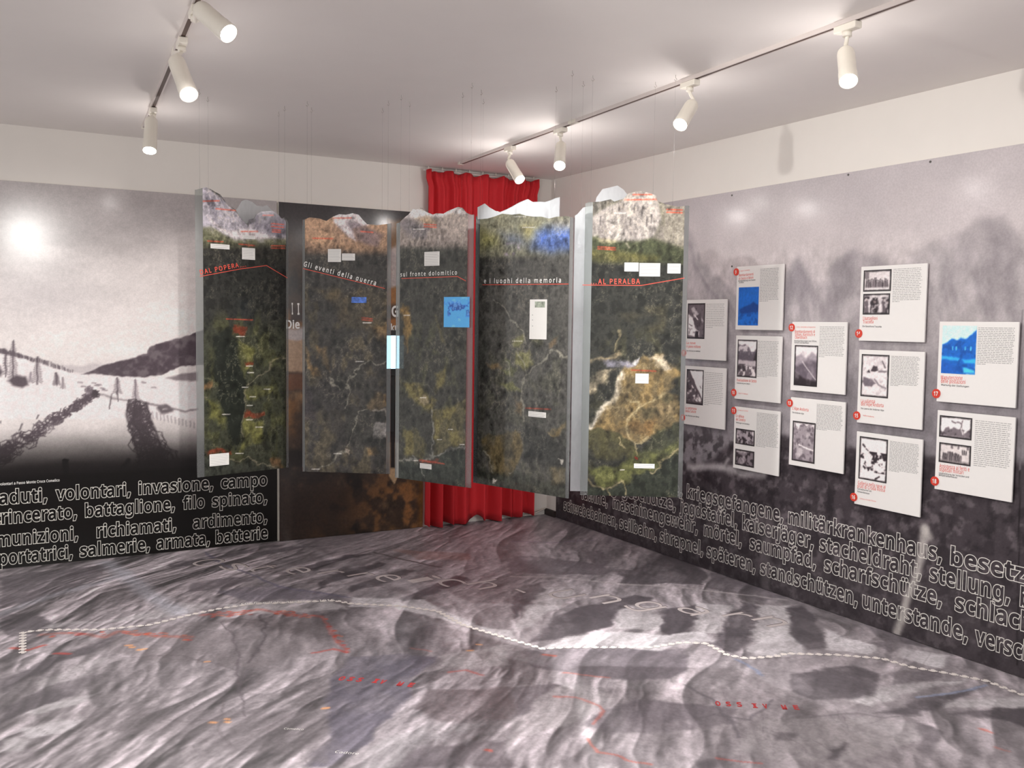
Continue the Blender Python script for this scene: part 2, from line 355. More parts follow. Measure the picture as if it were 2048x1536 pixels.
for pts, zz, c, a in [
    # light valleys and slopes
    ([(600,440),(760,420),(800,470),(700,480),(560,500),(250,500),(100,500),(200,450),(400,420)], Z5, LT, .9),
    ([(1000,430),(1080,400),(1180,480),(1190,520),(1000,530),(940,510)], Z5, LT, .9),
    ([(1250,420),(1440,480),(1440,520),(1280,500)], Z5, LT, .9),
    ([(1560,500),(1750,520),(1700,570),(1560,540)], Z5, LT, .9),
    ([(1490,650),(1840,610),(1640,670),(1420,720),(1340,700)], Z5, LT2, .9),
    ([(1720,700),(2048,690),(2048,730),(1740,735)], Z5, LT2, .8),
    ([(720,310),(860,320),(830,430),(740,430)], Z5, LT2, .7),
    ([(980,320),(1100,320),(1110,420),(960,470)], Z5, LT2, .8),
    ([(430,330),(590,320),(580,420),(400,410)], Z5, LT2, .7),
    ([(140,250),(260,250),(110,380),(0,440),(0,400)], Z5, LT2, .6),
    ([(900,900),(1000,780),(1500,770),(1700,830),(1500,900),(1100,960)], Z5, (165,154,155), .6),
    ([(0,640),(300,640),(420,690),(300,760),(0,880)], Z5, (160,149,150), .6),
    ([(1390,190),(1700,200),(1900,300),(2048,330),(2048,360),(1850,300),(1600,230),(1400,225)], Z4, LT, .9),
    ([(880,215),(1340,200),(1390,235),(1200,250),(900,255)], Z4, LT2, .7),
    ([(0,300),(250,310),(700,260),(860,215),(740,215),(400,290)], Z4, LT2, .6),
    ([(100,640),(230,600),(380,580),(330,610),(180,650)], Z4, LT2, .8),
    ([(60,710),(200,690),(330,680),(240,740),(100,750)], Z4, LT, .8),
    ([(0,760),(60,745),(110,765),(60,800),(0,800)], Z4, LT2, .7),
    ([(150,530),(330,440),(420,430),(330,520),(180,560)], Z4, LT2, .45),
    ([(1740,420),(2048,380),(2048,460),(1760,490)], Z4, LT2, .6),
    ([(1500,760),(1700,700),(1950,700),(1700,780),(1560,870),(1440,872)], Z4, (160,150,152), .7),
    # dark slopes
    ([(60,500),(200,490),(480,490),(700,500),(690,580),(620,620),(450,620),(240,590),(90,560)], Z5, DK2, .9),
    ([(1120,600),(1200,580),(1350,560),(1480,590),(1470,670),(1350,700),(1200,700),(1120,660)], Z5, DK, .85),
    ([(1540,590),(1700,580),(1690,620),(1560,640)], Z5, DK2, .8),
    ([(1450,760),(1640,690),(1890,650),(1800,690),(1690,740)], Z5, DK, .85),
    ([(1760,760),(2048,720),(2048,800),(1900,770)], Z5, (80,72,76), .9),
    ([(320,760),(500,690),(620,700),(900,740),(900,800),(700,830),(400,840),(280,800)], Z5, DK2, .75),
    ([(0,650),(180,640),(60,760),(0,790)], Z5, DK2, .8),
    ([(1060,840),(1120,830),(1110,870),(1070,870)], Z5, DK, .7), ([(1250,890),(1320,860),(1300,930),(1260,930)], Z5, DK, .8),
    ([(1620,790),(1720,830),(1700,940),(1630,900)], Z5, DK, .8), ([(750,940),(880,930),(900,972),(760,972)], Z5, DK, .8),
    ([(130,430),(60,470),(200,450),(380,400),(430,340),(560,290),(480,275),(400,300),(250,330),(160,380)], Z5, DK, .95),
    ([(0,290),(110,230),(140,260),(60,320),(0,370)], Z5, DK, .9),
    ([(580,420),(590,370),(620,330),(720,320),(740,360),(710,420),(620,440)], Z5, DK, .95),
    ([(800,480),(840,420),(860,350),(920,310),(990,330),(970,420),(930,490),(880,520)], Z5, DK, .95),
    ([(1090,330),(1140,320),(1210,370),(1240,430),(1280,490),(1200,500),(1150,470),(1110,410)], Z5, DK, .95),
    ([(490,180),(600,110),(730,130),(770,190),(760,240),(600,235),(500,240),(430,230),(420,180)], Z5, DK, .85),
    ([(790,190),(1000,240),(1100,290),(980,300),(780,250)], Z5, DK2, .8),
    ([(1380,380),(1560,420),(1760,520),(1700,500),(1480,460)], Z5, DK, .7),
    ([(1440,470),(1600,450),(1580,500),(1500,520)], Z5, DK2, .7),
    ([(0,130),(80,125),(300,150),(420,180),(400,200),(100,195),(0,190)], Z5, DK2, .8),
    ([(300,110),(360,100),(370,160),(320,170)], Z5, DK2, .8),
    ([(120,830),(500,930),(480,972),(0,972),(60,860)], Z5, (128,117,120), .5),
    ([(1330,520),(1400,430),(1730,420),(1650,520),(1640,600),(1500,700),(1400,830),(1290,872),(1200,872),(1300,760),(1290,660)], Z4, (104,96,106), .9),
    ([(1720,560),(2048,550),(2048,680),(1800,690),(1640,640)], Z4, (100,88,90), .85),
    ([(1560,872),(1700,790),(2048,760),(2048,872)], Z4, (96,86,90), .85),
    ([(0,520),(200,430),(500,330),(420,390),(250,440),(120,500),(0,570)], Z4, DK, .8),
    ([(0,620),(200,550),(400,500),(300,580),(100,640),(0,690)], Z4, DK, .8),
    ([(350,620),(900,640),(1300,660),(1290,860),(700,760),(300,700)], Z4, (124,113,116), .6),
    ([(20,260),(150,250),(205,290),(170,330),(50,350),(25,310)], Z4, DK, .85),
    ([(0,110),(120,90),(430,60),(380,120),(180,180),(0,240)], Z4, DK2, .8),
    ([(480,330),(900,270),(1290,270),(1350,400),(1000,470),(700,450),(420,400)], Z4, (128,116,118), .6),
    ([(860,160),(1100,140),(1380,185),(1330,195),(980,205)], Z4, (112,103,112), .7),
    ([(980,300),(1240,220),(1480,130),(1420,115),(1180,175),(1000,260)], Z3, DK, .9),
    ([(1200,320),(1440,285),(1670,175),(1600,165),(1420,225),(1180,300)], Z3, DK, .9),
    ([(1590,400),(1800,335),(2040,225),(1960,205),(1780,280),(1600,365)], Z3, DK, .9),
    ([(690,215),(940,180),(1200,95),(1400,60),(1200,65),(930,140),(760,190)], Z3, DK, .85),
    ([(330,110),(520,60),(760,0),(700,0),(480,40),(280,100)], Z3, DK2, .8),
    ([(0,165),(200,120),(300,100),(200,90),(0,130)], Z3, DK, .8),
    ([(180,260),(420,215),(620,220),(380,290),(160,320)], Z3, DK2, .7),
    ([(560,80),(900,20),(1100,0),(800,10),(560,60)], Z3, DK2, .8),
    ([(1500,30),(2048,60),(2048,110),(1700,95)], Z3, (150,112,106), .6)]:
    S.poly(FL.uvs(pts, **zz), c, 0.017, a, rough_)
# stripy tilled ground inside the slopes, rivers, roads, contour scratches
S.warp(0.02, 0.1, 13, 3)
for pts, zz, c, w, a in [
    ([(430,50),(520,120),(600,180),(720,250)], Z4, (178,172,180), .05, .7), ([(0,260),(180,190),(430,120),(500,90)], Z4, (170,164,172), .03, .6),
    ([(820,10),(900,60),(1060,120),(1110,145),(1330,180),(1390,190)], Z4, (112,104,120), .011, .8),
    ([(1500,10),(1620,40),(1760,70)], Z4, (92,82,84), .012, .8),
    ([(690,640),(800,700),(860,760),(900,850)], Z5, (108,99,104), .008, .7), ([(1150,770),(1380,750),(1480,770),(1640,760)], Z5, (112,103,106), .008, .6),
    ([(820,760),(950,780),(1040,700)], Z5, (108,99,104), .007, .6), ([(1620,690),(1850,660),(1900,640)], Z5, (140,146,170), .008, .8),
    ([(900,540),(960,570),(1000,600)], Z5, (128,134,160), .01, .7), ([(0,205),(200,210),(420,235),(680,250),(1100,300)], Z5, (172,160,160), .012, .8),
    ([(0,65),(160,70),(330,60)], Z5, (128,112,130), .012, .6),
    ([(960,560),(950,480),(960,420),(930,340),(880,290)], Z4, (104,93,97), .007, .8), ([(1000,450),(1050,380),(1060,300),(1040,260)], Z4, (98,88,92), .008, .8),
    ([(500,430),(700,420),(800,440),(950,480)], Z4, (112,101,104), .007, .6), ([(980,660),(960,560),(990,480)], Z4, (106,96,100), .006, .7),
    ([(930,780),(870,720),(900,600)], Z4, (112,101,104), .005, .6), ([(560,660),(760,690),(980,660)], Z4, (112,101,104), .005, .5),
    ([(980,740),(1100,700),(1180,640)], Z4, (112,101,104), .005, .5)]:
    S.line(FL.uvs(pts, **zz), c, w, w*0.9, a)
rr = random.Random(4)
for i in range(120):                       # thin contour scratches over the near slopes
    x = rr.uniform(40, 1900); y = rr.uniform(1290, 1520)
    p = [(x, y)]; an = rr.uniform(0.4, 1.6)
    for q in range(5):
        an += rr.uniform(-0.5, 0.5); p.append((p[-1][0]+14*math.cos(an), p[-1][1]+7*math.sin(an)))
    S.line(FL.uvs(p), (112, 102, 105), 0.002, 0.004, 0.38)
for pts, zz, c, w, a in [
    ([(40,390),(120,400),(180,380)], Z4, (186,72,62), .010, .8), ([(160,340),(300,330),(420,350),(480,325),(620,345),(760,350)], Z4, (176,92,80), .016, .5),
    ([(810,262),(920,250),(1040,240),(1200,262),(1290,266)], Z4, (190,96,88), .016, .55), ([(1290,270),(1330,340),(1390,410)], Z4, (188,92,86), .010, .5),
    ([(1250,410),(1330,395),(1390,410)], Z4, (190,70,62), .008, .6), ([(220,415),(280,415)], Z4, (196,60,54), .010, .7), ([(1800,490),(1860,480),(1930,500)], Z4, (186,84,78), .008, .6),
    ([(1650,390),(1720,405)], Z4, (186,100,92), .007, .5), ([(1940,795),(1965,800)], Z4, (200,76,60), .008, .7),
    ([(120,520),(160,525)], Z5, (206,92,74), .010, .7), ([(210,590),(300,600),(380,612)], Z5, (196,98,84), .008, .6),
    ([(160,685),(250,690),(340,720),(370,740),(330,800)], Z5, (190,100,90), .007, .6), ([(300,855),(345,905),(470,940),(560,955)], Z5, (200,90,74), .006, .6),
    ([(820,930),(900,945),(1000,955)], Z5, (190,80,72), .006, .6), ([(1880,815),(1920,830)], Z5, (200,90,74), .008, .6), ([(1930,885),(1980,900)], Z5, (190,100,90), .006, .5)]:
    S.line(FL.uvs(pts, **zz), c, w, w, a)
for i in range(90):
    seg = rr.choice([((160,340),(480,325)), ((480,325),(760,350)), ((810,262),(1040,240)), ((1040,240),(1290,266)), ((1290,270),(1390,410))])
    t = rr.random(); x = seg[0][0]+(seg[1][0]-seg[0][0])*t+rr.uniform(-12, 12); y = seg[0][1]+(seg[1][1]-seg[0][1])*t+rr.uniform(-10, 14)
    q = FL.uvs([(x, y), (x+10, y)], **Z4); S.line(q, rr.choice([(206,80,62), (214,110,80), (190,60,54)]), 0.006, 0.006, .75)
for x, y in [(520,382),(530,388),(560,398),(580,396),(832,448),(850,690),(905,675),(908,686),(1300,632),(1915,382),(1880,402)]:
    q = FL.uvs([(x-8, y), (x+8, y)], **Z4); S.line(q, (232, 160, 110), 0.008, 0.006, .9)
S.C *= (1+np.clip(hs*.07, -.18, .18))[..., None]
gA = fbm(A_+.3*wx, B_, .10, .03, 5, 301, .65); gB = fbm(S.U, S.V, .016, .016, 4, 311)
S.C *= (1+(gA-.5)*.24+(gB-.5)*.22)[..., None]
S.C = S.C*np.array([.885, .915, .93])
S.C = np.clip(S.C, 58, 226)
floor = structure(S.build('floor', M_floor, None, 0.0), 'floor printed with a grey relief map and red front lines', 'floor')
del A_, B_, A2, B2, wx, wy, sh, sh2, k
# printed overlays on the floor: star-stitched border line and lettering
def along(pts, step):
    out = []; acc = 0.0
    for (a, b) in zip(pts[:-1], pts[1:]):
        a = np.array(a); b = np.array(b); L = np.linalg.norm(b-a); t = (b-a)/L; s_ = step-acc if acc else 0.0
        while s_ < L: out.append((a+t*s_, t)); s_ += step
        acc = (acc+L) % step
    return out
bl = [(90,410),(91,330),(180,320),(400,320),(600,300),(760,260),(880,235),(1000,218),(1340,203),(1400,215),(1600,225),(1750,245),(1850,300),(2048,360)]
br = [(0,490),(120,495),(220,490),(420,490),(560,490),(680,470),(780,475),(860,520),(940,535),(1060,525),(1100,515),(1300,520),(1480,535),(1600,570),(1750,595),(1900,625),(2000,665),(2070,690)]
m = MB()
for p, t in along(FL.uvs(bl, **Z4)+FL.uvs(br, **Z5)[1:], 0.044):
    w = np.array([-t[1], t[0]])
    for dx, dy in ((1, 0.12), (0.32, 1), (-0.32, 1)):
        d1 = t*dx+w*dy*(1 if dx > 0.9 else 1); d1 = d1/np.linalg.norm(d1); d2 = np.array([-d1[1], d1[0]])
        L_ = 0.0195 if dx > 0.9 else 0.017; ww = 0.007
        q = [p-d1*L_-d2*ww, p+d1*L_-d2*ww, p+d1*L_+d2*ww, p-d1*L_+d2*ww]
        zq = {1: .0012, .32: .0016, -.32: .0020}[dx]; m.add([(x[0], x[1], zq) for x in q], [(0, 1, 2, 3)])
m.build('border_stitches', material('white_floor_print', rgb(236, 228, 224), 0.5, 0.15, 30), floor)
M_emb = material('embossed_letter_print', rgb(196, 186, 186), 0.5, 0.12, 20)
M_embd = material('embossed_letter_dark', rgb(126, 116, 118), 0.5, 0.12, 20)
m = MB(); m2 = MB()
for ch, x, y in [('O',388,1122),('s',446,1130),('t',500,1133),('e',574,1137),('r',640,1142),('r',700,1147),('e',755,1152),('i',820,1156),('c',880,1161),('h',945,1166),('-',1020,1178),('U',1103,1186),('n',1192,1194),('g',1277,1207),('a',1366,1217),('r',1452,1228),('n',1520,1239)]:
    u, v = FL.uv(x, y+8); u2, v2 = FL.uv(x+10, y+12.2); t = np.array([u2-u, v2-v]); t /= np.linalg.norm(t); c = np.array([u, v]); hw = 0.075 if ch not in 'ti-r' else 0.045
    for mm, dd, zz, oo in ((m2, 0.006, 0.0009, 0.03), (m, 0.0, 0.0012, 0.0)):
        if mm is m2: put_text(mm, ch, c-t*hw+dd, c+t*hw+dd, 0.2, zz, 0.0, 0)
        else: put_text(mm, ch, c-t*hw, c+t*hw, 0.2, zz, -0.004, 0)
m2.build('letter_shade_print', M_embd, floor); m.build('country_name_print', M_emb, floor)
m = MB(); M_floorred = material('red_floor_print', rgb(196, 60, 62), 0.5, 0.2, 30)
for ch, x, y in [('O',680,1360),('S',698,1361),('S',716,1362.5),('I',748,1365),('V',762,1367),('M',797,1371),('E',819,1373),('O',1437,1411),('S',1458,1412),('S',1480,1413),('I',1511,1415.5),('V',1532,1416.5),('M',1570,1418.5),('E',1594,1419)]:
    u, v = FL.uv(x-5, y); u2, v2 = FL.uv(x+5, y+(1.2 if x < 900 else 0.5)); put_text(m, ch, (u, v), (u2, v2), 0.042, 0.001, 0.04)
m.build('red_name_print', M_floorred, floor)
m = MB(); put_text(m, 'confine italo-austriaco 1915', FL.uv(482, 1209), FL.uv(668, 1202), 0.035, 0.001, 0.01)
put_text(m, 'Comelico', FL.uv(567, 1459), FL.uv(606, 1461), 0.016, 0.001, 0.0); put_text(m, 'Cadore', FL.uv(669, 1506), FL.uv(716, 1510), 0.018, 0.001, 0.0)
m.build('white_name_print', M_whitetext, floor)

# ================================================================== long snow mural on the left wall
def sub(fr, u, v, n=0.0):
    return Frame(fr.P(u, v, n), fr.U, fr.V)
def slab(name, mat, parent, u0, u1, v0, v1, n0, n1, bevel=0):
    m = MB(); m.box(u0, u1, v0, v1, n0, n1); return m.build(name, mat, parent, bevel)
root = empty('snow_mural', mat=WL.M()); MU0, MU1, MTOP = -5.2, -2.262, 2.408
tag(root, 'black and white mural of a snowy track below grey sky, on the left wall', 'mural')
slab('backing_board', M_foam, root, MU0, MU1, 0.004, MTOP, 0.001, 0.011)
S = Sheet(np.concatenate([np.linspace(MU0, -4.05, 24)[:-1], np.linspace(-4.05, MU1, 300)]), np.linspace(0.004, MTOP, 400))
q2 = lambda pts: WL.uvs(pts, 0.012, 3.413, (0, 340))
q3 = lambda pts: WL.uvs(pts, 0.012, 2.953, (0, 640))
S.base((208, 201, 199))
d = (S.V-1.93)/0.42+(-(S.U+2.3))*0.34-.02      # cloud cover thickens upwards and to the left
n_ = fbm(S.U, S.V, 0.9, 0.35, 5, 11)
S.mix(smooth(d+(n_-0.5)*1.3, 0.0, 1.15)*0.95, (150, 144, 144))
S.grain(0.10, 0.6, 0.25, 5, 14)
S.mix(np.exp(-((S.U+3.75)**2/0.16+(S.V-1.72)**2/0.03))*0.35, (140, 134, 138))
S.warp(0.012, 0.05, 21, 3)
HILL = [(560,1392),(720,1330),(880,1285),(1000,1250),(1020,1210),(1150,1170),(1345,1105),(1900,900),(1900,1330),(1345,1330),(1230,1340),(1100,1400),(1000,1415),(850,1415),(780,1405)]
S.poly(q2([(-900,1200),(0,1230),(200,1290),(340,1335),(480,1370),(620,1395),(1000,1415),(1900,1400),(1900,1700),(-900,1700)]), (216, 208, 208), 0.01)
S.poly(q2([(370,1345),(460,1325),(560,1335),(640,1315),(700,1330),(600,1390),(480,1372)]), (176, 168, 170), 0.012, .7)
S.poly(q2(HILL), (80, 70, 76), 0.006, 1, 0.8+0.2*smooth(fbm(S.U, S.V, 0.05, 0.05, 3, 5), .3, .6))
rr = random.Random(7)
for i in range(44):                                     # tree line dots along the crest
    t = i/43; x = 500*t+rr.uniform(-6, 6); y = 1232+140*t-0 if t < .99 else 1370
    S.line(q2([(x, y+8), (x, y-rr.uniform(4, 18)*(1.2-t*0.7))]), (84, 74, 80), 0.006*(1.3-t), 0.006, .9)
S.poly(q2([(1130,1425),(1230,1395),(1345,1375),(1345,1440),(1250,1440)]), (108, 98, 102), 0.01, .8)
S.warp(0.006, 0.03, 33, 3)
def conifer(x, y0, y1, w, dens, c=(92, 82, 88)):
    S.line(q2([(x, y0), (x, y1)]), c, 0.004, 0.004, .95)
    for k in range(dens):
        t = (k+.5)/dens; yy = y1+(y0-y1)*t*0.92; hw = w*(0.15+0.85*t)*rr.uniform(.6, 1)
        S.line(q2([(x-hw, yy+hw*.35), (x, yy-4), (x+hw, yy+hw*.35)]), c, 0.0035, 0.006, .62)
conifer(90, 1430, 1165, 42, 16); conifer(255, 1465, 1275, 46, 12); conifer(38, 1410, 1240, 26, 9); conifer(385, 1470, 1385, 34, 10); conifer(430, 1495, 1420, 26, 7, (130,120,124))
conifer(800, 1530, 1420, 46, 8); conifer(925, 1600, 1430, 36, 12, (116,106,112)); conifer(208, 1450, 1380, 20, 6, (130,120,126)); conifer(-40, 1420, 1220, 40, 12); conifer(600, 1540, 1480, 22, 6, (130,120,126))
S.poly(q2([(50,1440),(80,1410),(120,1400),(180,1410),(195,1470),(150,1485),(90,1475)]), (80, 70, 76), 0.012, .95)
S.poly(q2([(-30,1330),(0,1340),(15,1380),(5,1410),(-30,1410)]), (80, 70, 76), 0.012, .95)
for x, y in [(545,1447),(570,1475),(640,1452),(660,1470),(675,1466),(700,1490),(715,1500),(980,1448),(1050,1484),(640,1530),(610,1510)]:
    S.line(q2([(x-12, y), (x+14, y+3)]), (110, 100, 106), 0.004, 0.006, .8)
S.line(q3([(940,520),(980,510),(1010,530),(960,545),(945,525)]), (88, 80, 84), 0.014, 0.012, .9)
S.line(q3([(860,490),(1010,520),(1090,540),(1165,525)]), (110, 102, 106), 0.006, 0.008, .8)
S.line(q3([(600,440),(660,460),(760,475),(880,490)]), (110, 102, 106), 0.005, 0.008, .7)
for x in range(880, 1165, 22): S.line(q3([(x, 535+(x-880)*.26), (x+3, 575+(x-880)*.23)]), (140, 132, 136), 0.004, 0.005, .7)
def scribble(path, wid, n, c, w=0.0032, a=.8):
    P = [np.array(p, float) for p in path]
    for i in range(n):
        t = rr.random()*(len(P)-1.001); k = int(t); p = P[k]+(P[k+1]-P[k])*(t-k); ww = wid[k]+(wid[k+1]-wid[k])*(t-k)
        an = rr.uniform(0, 6.28); r = ww*rr.uniform(.35, .8); c0 = p+np.array([rr.uniform(-1, 1), rr.uniform(-.7, .7)])*ww*.7
        S.line(q3([tuple(c0+r*np.array([math.cos(an+q*1.1), math.sin(an+q*1.1)*.8])) for q in range(4)]), c, w, w*1.2, a)
scribble([(-120,860),(0,800),(100,740),(250,640),(350,565),(470,500),(560,430)], [70,62,58,52,36,30,26], 300, (84, 74, 80))
scribble([(560,425),(575,440)], [22, 22], 24, (70, 62, 66)); scribble([(520,420),(530,400)], [20, 20], 14, (110, 100, 106))
S.poly(q3([(765,480),(865,505),(890,600),(940,700),(1010,760),(1060,870),(1110,960),(830,960),(800,700),(750,560)]), (138, 128, 132), 0.02, .55)
scribble([(815,500),(820,600),(850,700),(910,800),(950,890)], [46,62,66,92,110], 260, (78, 70, 74))
for pth in ([(765,475),(748,560),(790,690),(820,820),(830,930)], [(865,495),(890,600),(930,680),(950,760),(1010,790),(1060,880)], [(800,480),(790,600),(850,720),(900,900)]):
    S.line(q3(pth), (74, 66, 70), 0.008, 0.01, .85)
for x0, y0, x1, y1 in [(115,650,130,615),(218,585,224,565),(645,525,660,440),(700,480,690,420),(0,610,4,600)]: S.line(q3([(x0,y0),(x1,y1)]), (96, 88, 92), 0.004, 0.004, .9)
for i in range(14): S.line(q3([(330+rr.uniform(-60, 60), 700+rr.uniform(-90, 40)), (330+rr.uniform(-60, 60), 700+rr.uniform(-90, 40))]), (200, 192, 192), 0.01, 0.02, .2)
zb = WL.uv(100, 948)[1]; zt = WL.uv(100, 838)[1]   # the photograph runs out into black
S.mix(1-smooth(S.V+(fbm(S.U, S.V, .4, .1, 3, 61)-.5)*.05, zb, zt), (24, 21, 21))
S.line(q3([(386,835),(390,950)]), (20, 18, 18), 0.018, 0.006, .85); S.line(q3([(372,828),(402,828)]), (20, 18, 18), 0.006, 0.004, .8)
S.line(q3([(700,900),(760,830)]), (22, 20, 20), 0.012, 0.01, .8)
S.mix(smooth(S.V, zb+.015, zb-.03), (17, 15, 14)); S.grain(0.04, .02, .02, 3, 9)
S.build('printed_picture', M_mural, None, 0.012, root)
z_ = lambda x, y: WL.uv(x, y)
for row in [[('caduti,',-62,281,1085),('volontari,',325,773,1062),('invasione,',815,1259,1018),('campo',1300,1577,975)],
            [('trincerato,',-38,456,1182),('battaglione,',500,1033,1158),('filo',1076,1208,1107),('spinato,',1248,1577,1088)],
            [('munizioni,',-22,463,1300),('richiamati,',568,1041,1260),('ardimento,',1135,1577,1208)],
            [('portatrici,',-8,431,1428),('salmerie,',468,886,1388),('armata,',920,1239,1338),('batterie',1270,1580,1297)]]:
    v0 = np.mean([WL.uv((a+b)/2/2.953, y/2.953+640)[1] for _, a, b, y in row[-2:]])
    for t, a, b, y in row:
        m = MB(); put_text(m, t, (WL.uv(a/2.953, y/2.953+640)[0], v0), (WL.uv(b/2.953, y/2.953+640)[0], v0), 0.080, 0.0135, 0.044, 0.0145, space=1.03)
        m.build('outlined_word', M_outline, root)
m = MB(); put_text(m, "Val Frison e volontari a Passo Monte Croce Comelico", WL.uv(-40, 973), WL.uv(119, 962), 0.016, 0.013, 0.015); m.build('picture_caption', M_whitetext, root)

# ================================================================== dark rocky poster between mural and curtain
BU0, BU1 = WL.uv(556, 700)[0], -1.135
root = empty('rock_poster', mat=sub(WL, BU0, 0.003).M()); tag(root, 'dark brown rock poster with white title, on the wall beside the curtain', 'poster')
BW = BU1-BU0
slab('backing_board', M_foam, root, 0, BW, 0, 2.40, 0.001, 0.024)
S = Sheet(np.linspace(0, BW, 150), np.linspace(0, 2.40, 280)); bf = sub(WL, BU0, 0.003)
S.base((58, 46, 38)); r1 = fbm(S.U, S.V, .3, .3, 6, 3); r2 = fbm(S.U, S.V, .12, .2, 5, 8)
S.mix(smooth(r1, .5, .72)*.8, (128, 88, 50)); S.mix(smooth(r2, .58, .8)*.6, (150, 118, 84)); S.mix(smooth(r1, .45, .25), (30, 26, 24))
S.warp(.03, .15, 4)
B = lambda pts: bf.uvs(pts, .025)
S.mix(smooth(S.V, 1.95, 2.25), (46, 42, 44))
S.poly(B([(580,610),(605,610),(605,640),(580,650)]), (48, 34, 30), .02)
S.poly(B([(560,660),(640,650),(640,680),(560,690)]), (165, 158, 158), .02, .9)
S.poly(B([(560,680),(650,680),(650,742),(560,742)]), (150, 126, 104), .012)
S.poly(B([(560,745),(650,745),(650,775),(560,780)]), (92, 60, 42), .02)
S.poly(B([(775,440),(800,440),(800,500),(775,500)]), (118, 84, 50), .03, .8)
S.poly(B([(775,500),(800,480),(800,570),(775,580)]), (170, 160, 158), .02, .8)
S.poly(B([(775,580),(800,570),(800,612),(775,612)]), (140, 96, 54), .02, .8)
S.poly(B([(775,638),(800,638),(800,660),(775,660)]), (140, 90, 46), .02, .9)
S.mix(smooth(S.V, .55, .3)*smooth(S.U, BW*.2, BW*.9)*smooth(fbm(S.U, S.V, .1, .1, 5, 77), .4, .62), (122, 84, 52))
S.mix(smooth(S.V, .6, .3)*(1-smooth(S.U, BW*.0, BW*.75)), (42, 33, 29))
S.warp(.0, .1)
S.poly(B([(778,885),(797,885),(797,950),(789,969),(778,952)]), (160, 134, 104), .004); S.poly(B([(781,700),(790,700),(790,936),(781,936)]), (40, 36, 36), .004); S.poly(B([(793,885),(797,885),(796,955),(793,955)]), (200, 186, 172), .004)
S.build('printed_picture', M_poster, None, 0.025, root)
m = MB()
for t, x0, y0, x1, y1, h in [('I',583.5,628,586,628,.075),('I',595,628.5,599,628.5,.075),('G',783.5,633,797,632.5,.075),('Die',572,656.5,599.5,656.5,.055),('kr',782,662,795,661.5,.05)]:
    m = MB(); put_text(m, t, bf.uv(x0, y0, .026), bf.uv(x1, y1, .026), h, .0265, .03); m.build('title_lettering', M_whitetext, root)
# lit monitor in front of the poster
mu0, mv0 = bf.uv(762, 752, .05); mu1, mv1 = bf.uv(852, 661, .05)
root = empty('wall_monitor', mat=sub(bf, mu0, mv0, .026).M()); tag(root, 'lit blue-white monitor glimpsed in the gap beside the curtain', 'monitor'); mw, mh = mu1-mu0, mv1-mv0
slab('housing', M_black, root, 0, mw, 0, mh, 0, .045, .004); slab('screen', M_screen, root, .02, mw-.02, .055, mh-.04, .045, .047)
slab('cable_cover', M_black, root, mw*.12, mw*.3, -.42, 0, 0, .02)

# ================================================================== grey mountain mural on the right wall
root = empty('mountain_mural', mat=WR.M()); tag(root, 'grey mural of misty mountains above dark ground, carrying the information boards', 'mural')
R0, R1, RTOP = 0.165, 5.4, 2.412
slab('backing_board', M_foam, root, R0, R1, 0.004, RTOP, 0.001, 0.011)
S = Sheet(np.concatenate([np.linspace(R0, 4.15, 520)[:-1], np.linspace(4.15, R1, 60)]), np.linspace(0.004, RTOP, 330))
q = lambda pts, sc=1.0, off=(0, 0): WR.uvs(pts, .012, sc, off)
S.base((190, 182, 183)); cl = fbm(S.U, S.V, .5, .35, 5, 3)
S.mix(smooth(S.V+(cl-.5)*.5, 2.0, 2.42)*.7, (166, 160, 163)); S.grain(.07, .3, .3, 5, 6)
S.warp(.035, .16, 9, 4)
Z6 = dict(sc=2.977, off=(1360, 280)); tex = fbm(S.U*1.0+S.V*.4, S.V, .07, .3, 5, 12)
ZA = dict(sc=3.339, off=(1360, 500)); ZB = dict(sc=2.793, off=(1680, 500)); ZC = dict(sc=2.1603, off=(1100, 900))
S.poly(q([(560,790),(640,750),(700,705),(740,800),(800,860),(860,850),(900,745),(1030,655),(1170,685),(1280,745),(1400,685),(1600,590),(1780,492),(1860,482),(1930,450),(1970,495),(2048,640),(2800,900),(2800,2200),(-400,2200),(-400,500),(40,500),(130,730),(330,960),(480,1000)], **Z6), (164, 157, 160), .03, .9)
S.poly(q([(1400,685),(1600,590),(1780,492),(1860,482),(1930,450),(1970,495),(2048,640),(2400,800),(2400,1500),(1100,1500)], **Z6), (168, 161, 163), .03, .75)
S.mix(smooth(tex, .48, .75)*smooth(S.V, 2.1, 1.7)*smooth(S.V, .75, 1.0)*.32, (120, 114, 119)); S.mix(smooth(tex, .47, .28)*smooth(S.V, 2.0, 1.7)*smooth(S.V, .8, 1.1)*.35, (184, 177, 178))
for p, w, a in [([(1850,520),(1880,640),(1830,820),(1870,1000)], .05, .5), ([(1700,600),(1640,760),(1590,940)], .04, .3), ([(1960,560),(1980,700),(1950,860)], .04, .4), ([(1000,700),(960,850),(900,1000)], .06, .35), ([(1150,720),(1200,900)], .05, .3)]: S.line(q(p, **Z6), (118, 112, 117), w, w, a*.6)
for i in range(7): S.line(q([(50+i*28, 640+i*30), (120+i*34, 800+i*25), (240+i*36, 990+i*10)], **Z6), (196, 190, 190) if i % 2 else (128, 122, 126), .02, .02, .45)
S.poly(q([(700,700),(760,760),(780,900),(640,1000),(600,900)], **Z6), (134, 128, 133), .05, .7); S.poly(q([(880,760),(1030,660),(1060,900),(880,1000)], **Z6), (134, 128, 132), .05, .6)
S.mix(smooth(S.V+(fbm(S.U, S.V, .3, .3, 4, 30)-.5)*.5, 1.75, 1.0)*.72, (112, 107, 112))
S.mix(np.exp(-((S.U-2.55)**2/.03))*smooth(S.V, 1.7, 1.3)*smooth(S.V, .7, 1.0)*.35, (188, 182, 184))
S.warp(.03, .09, 15, 5)
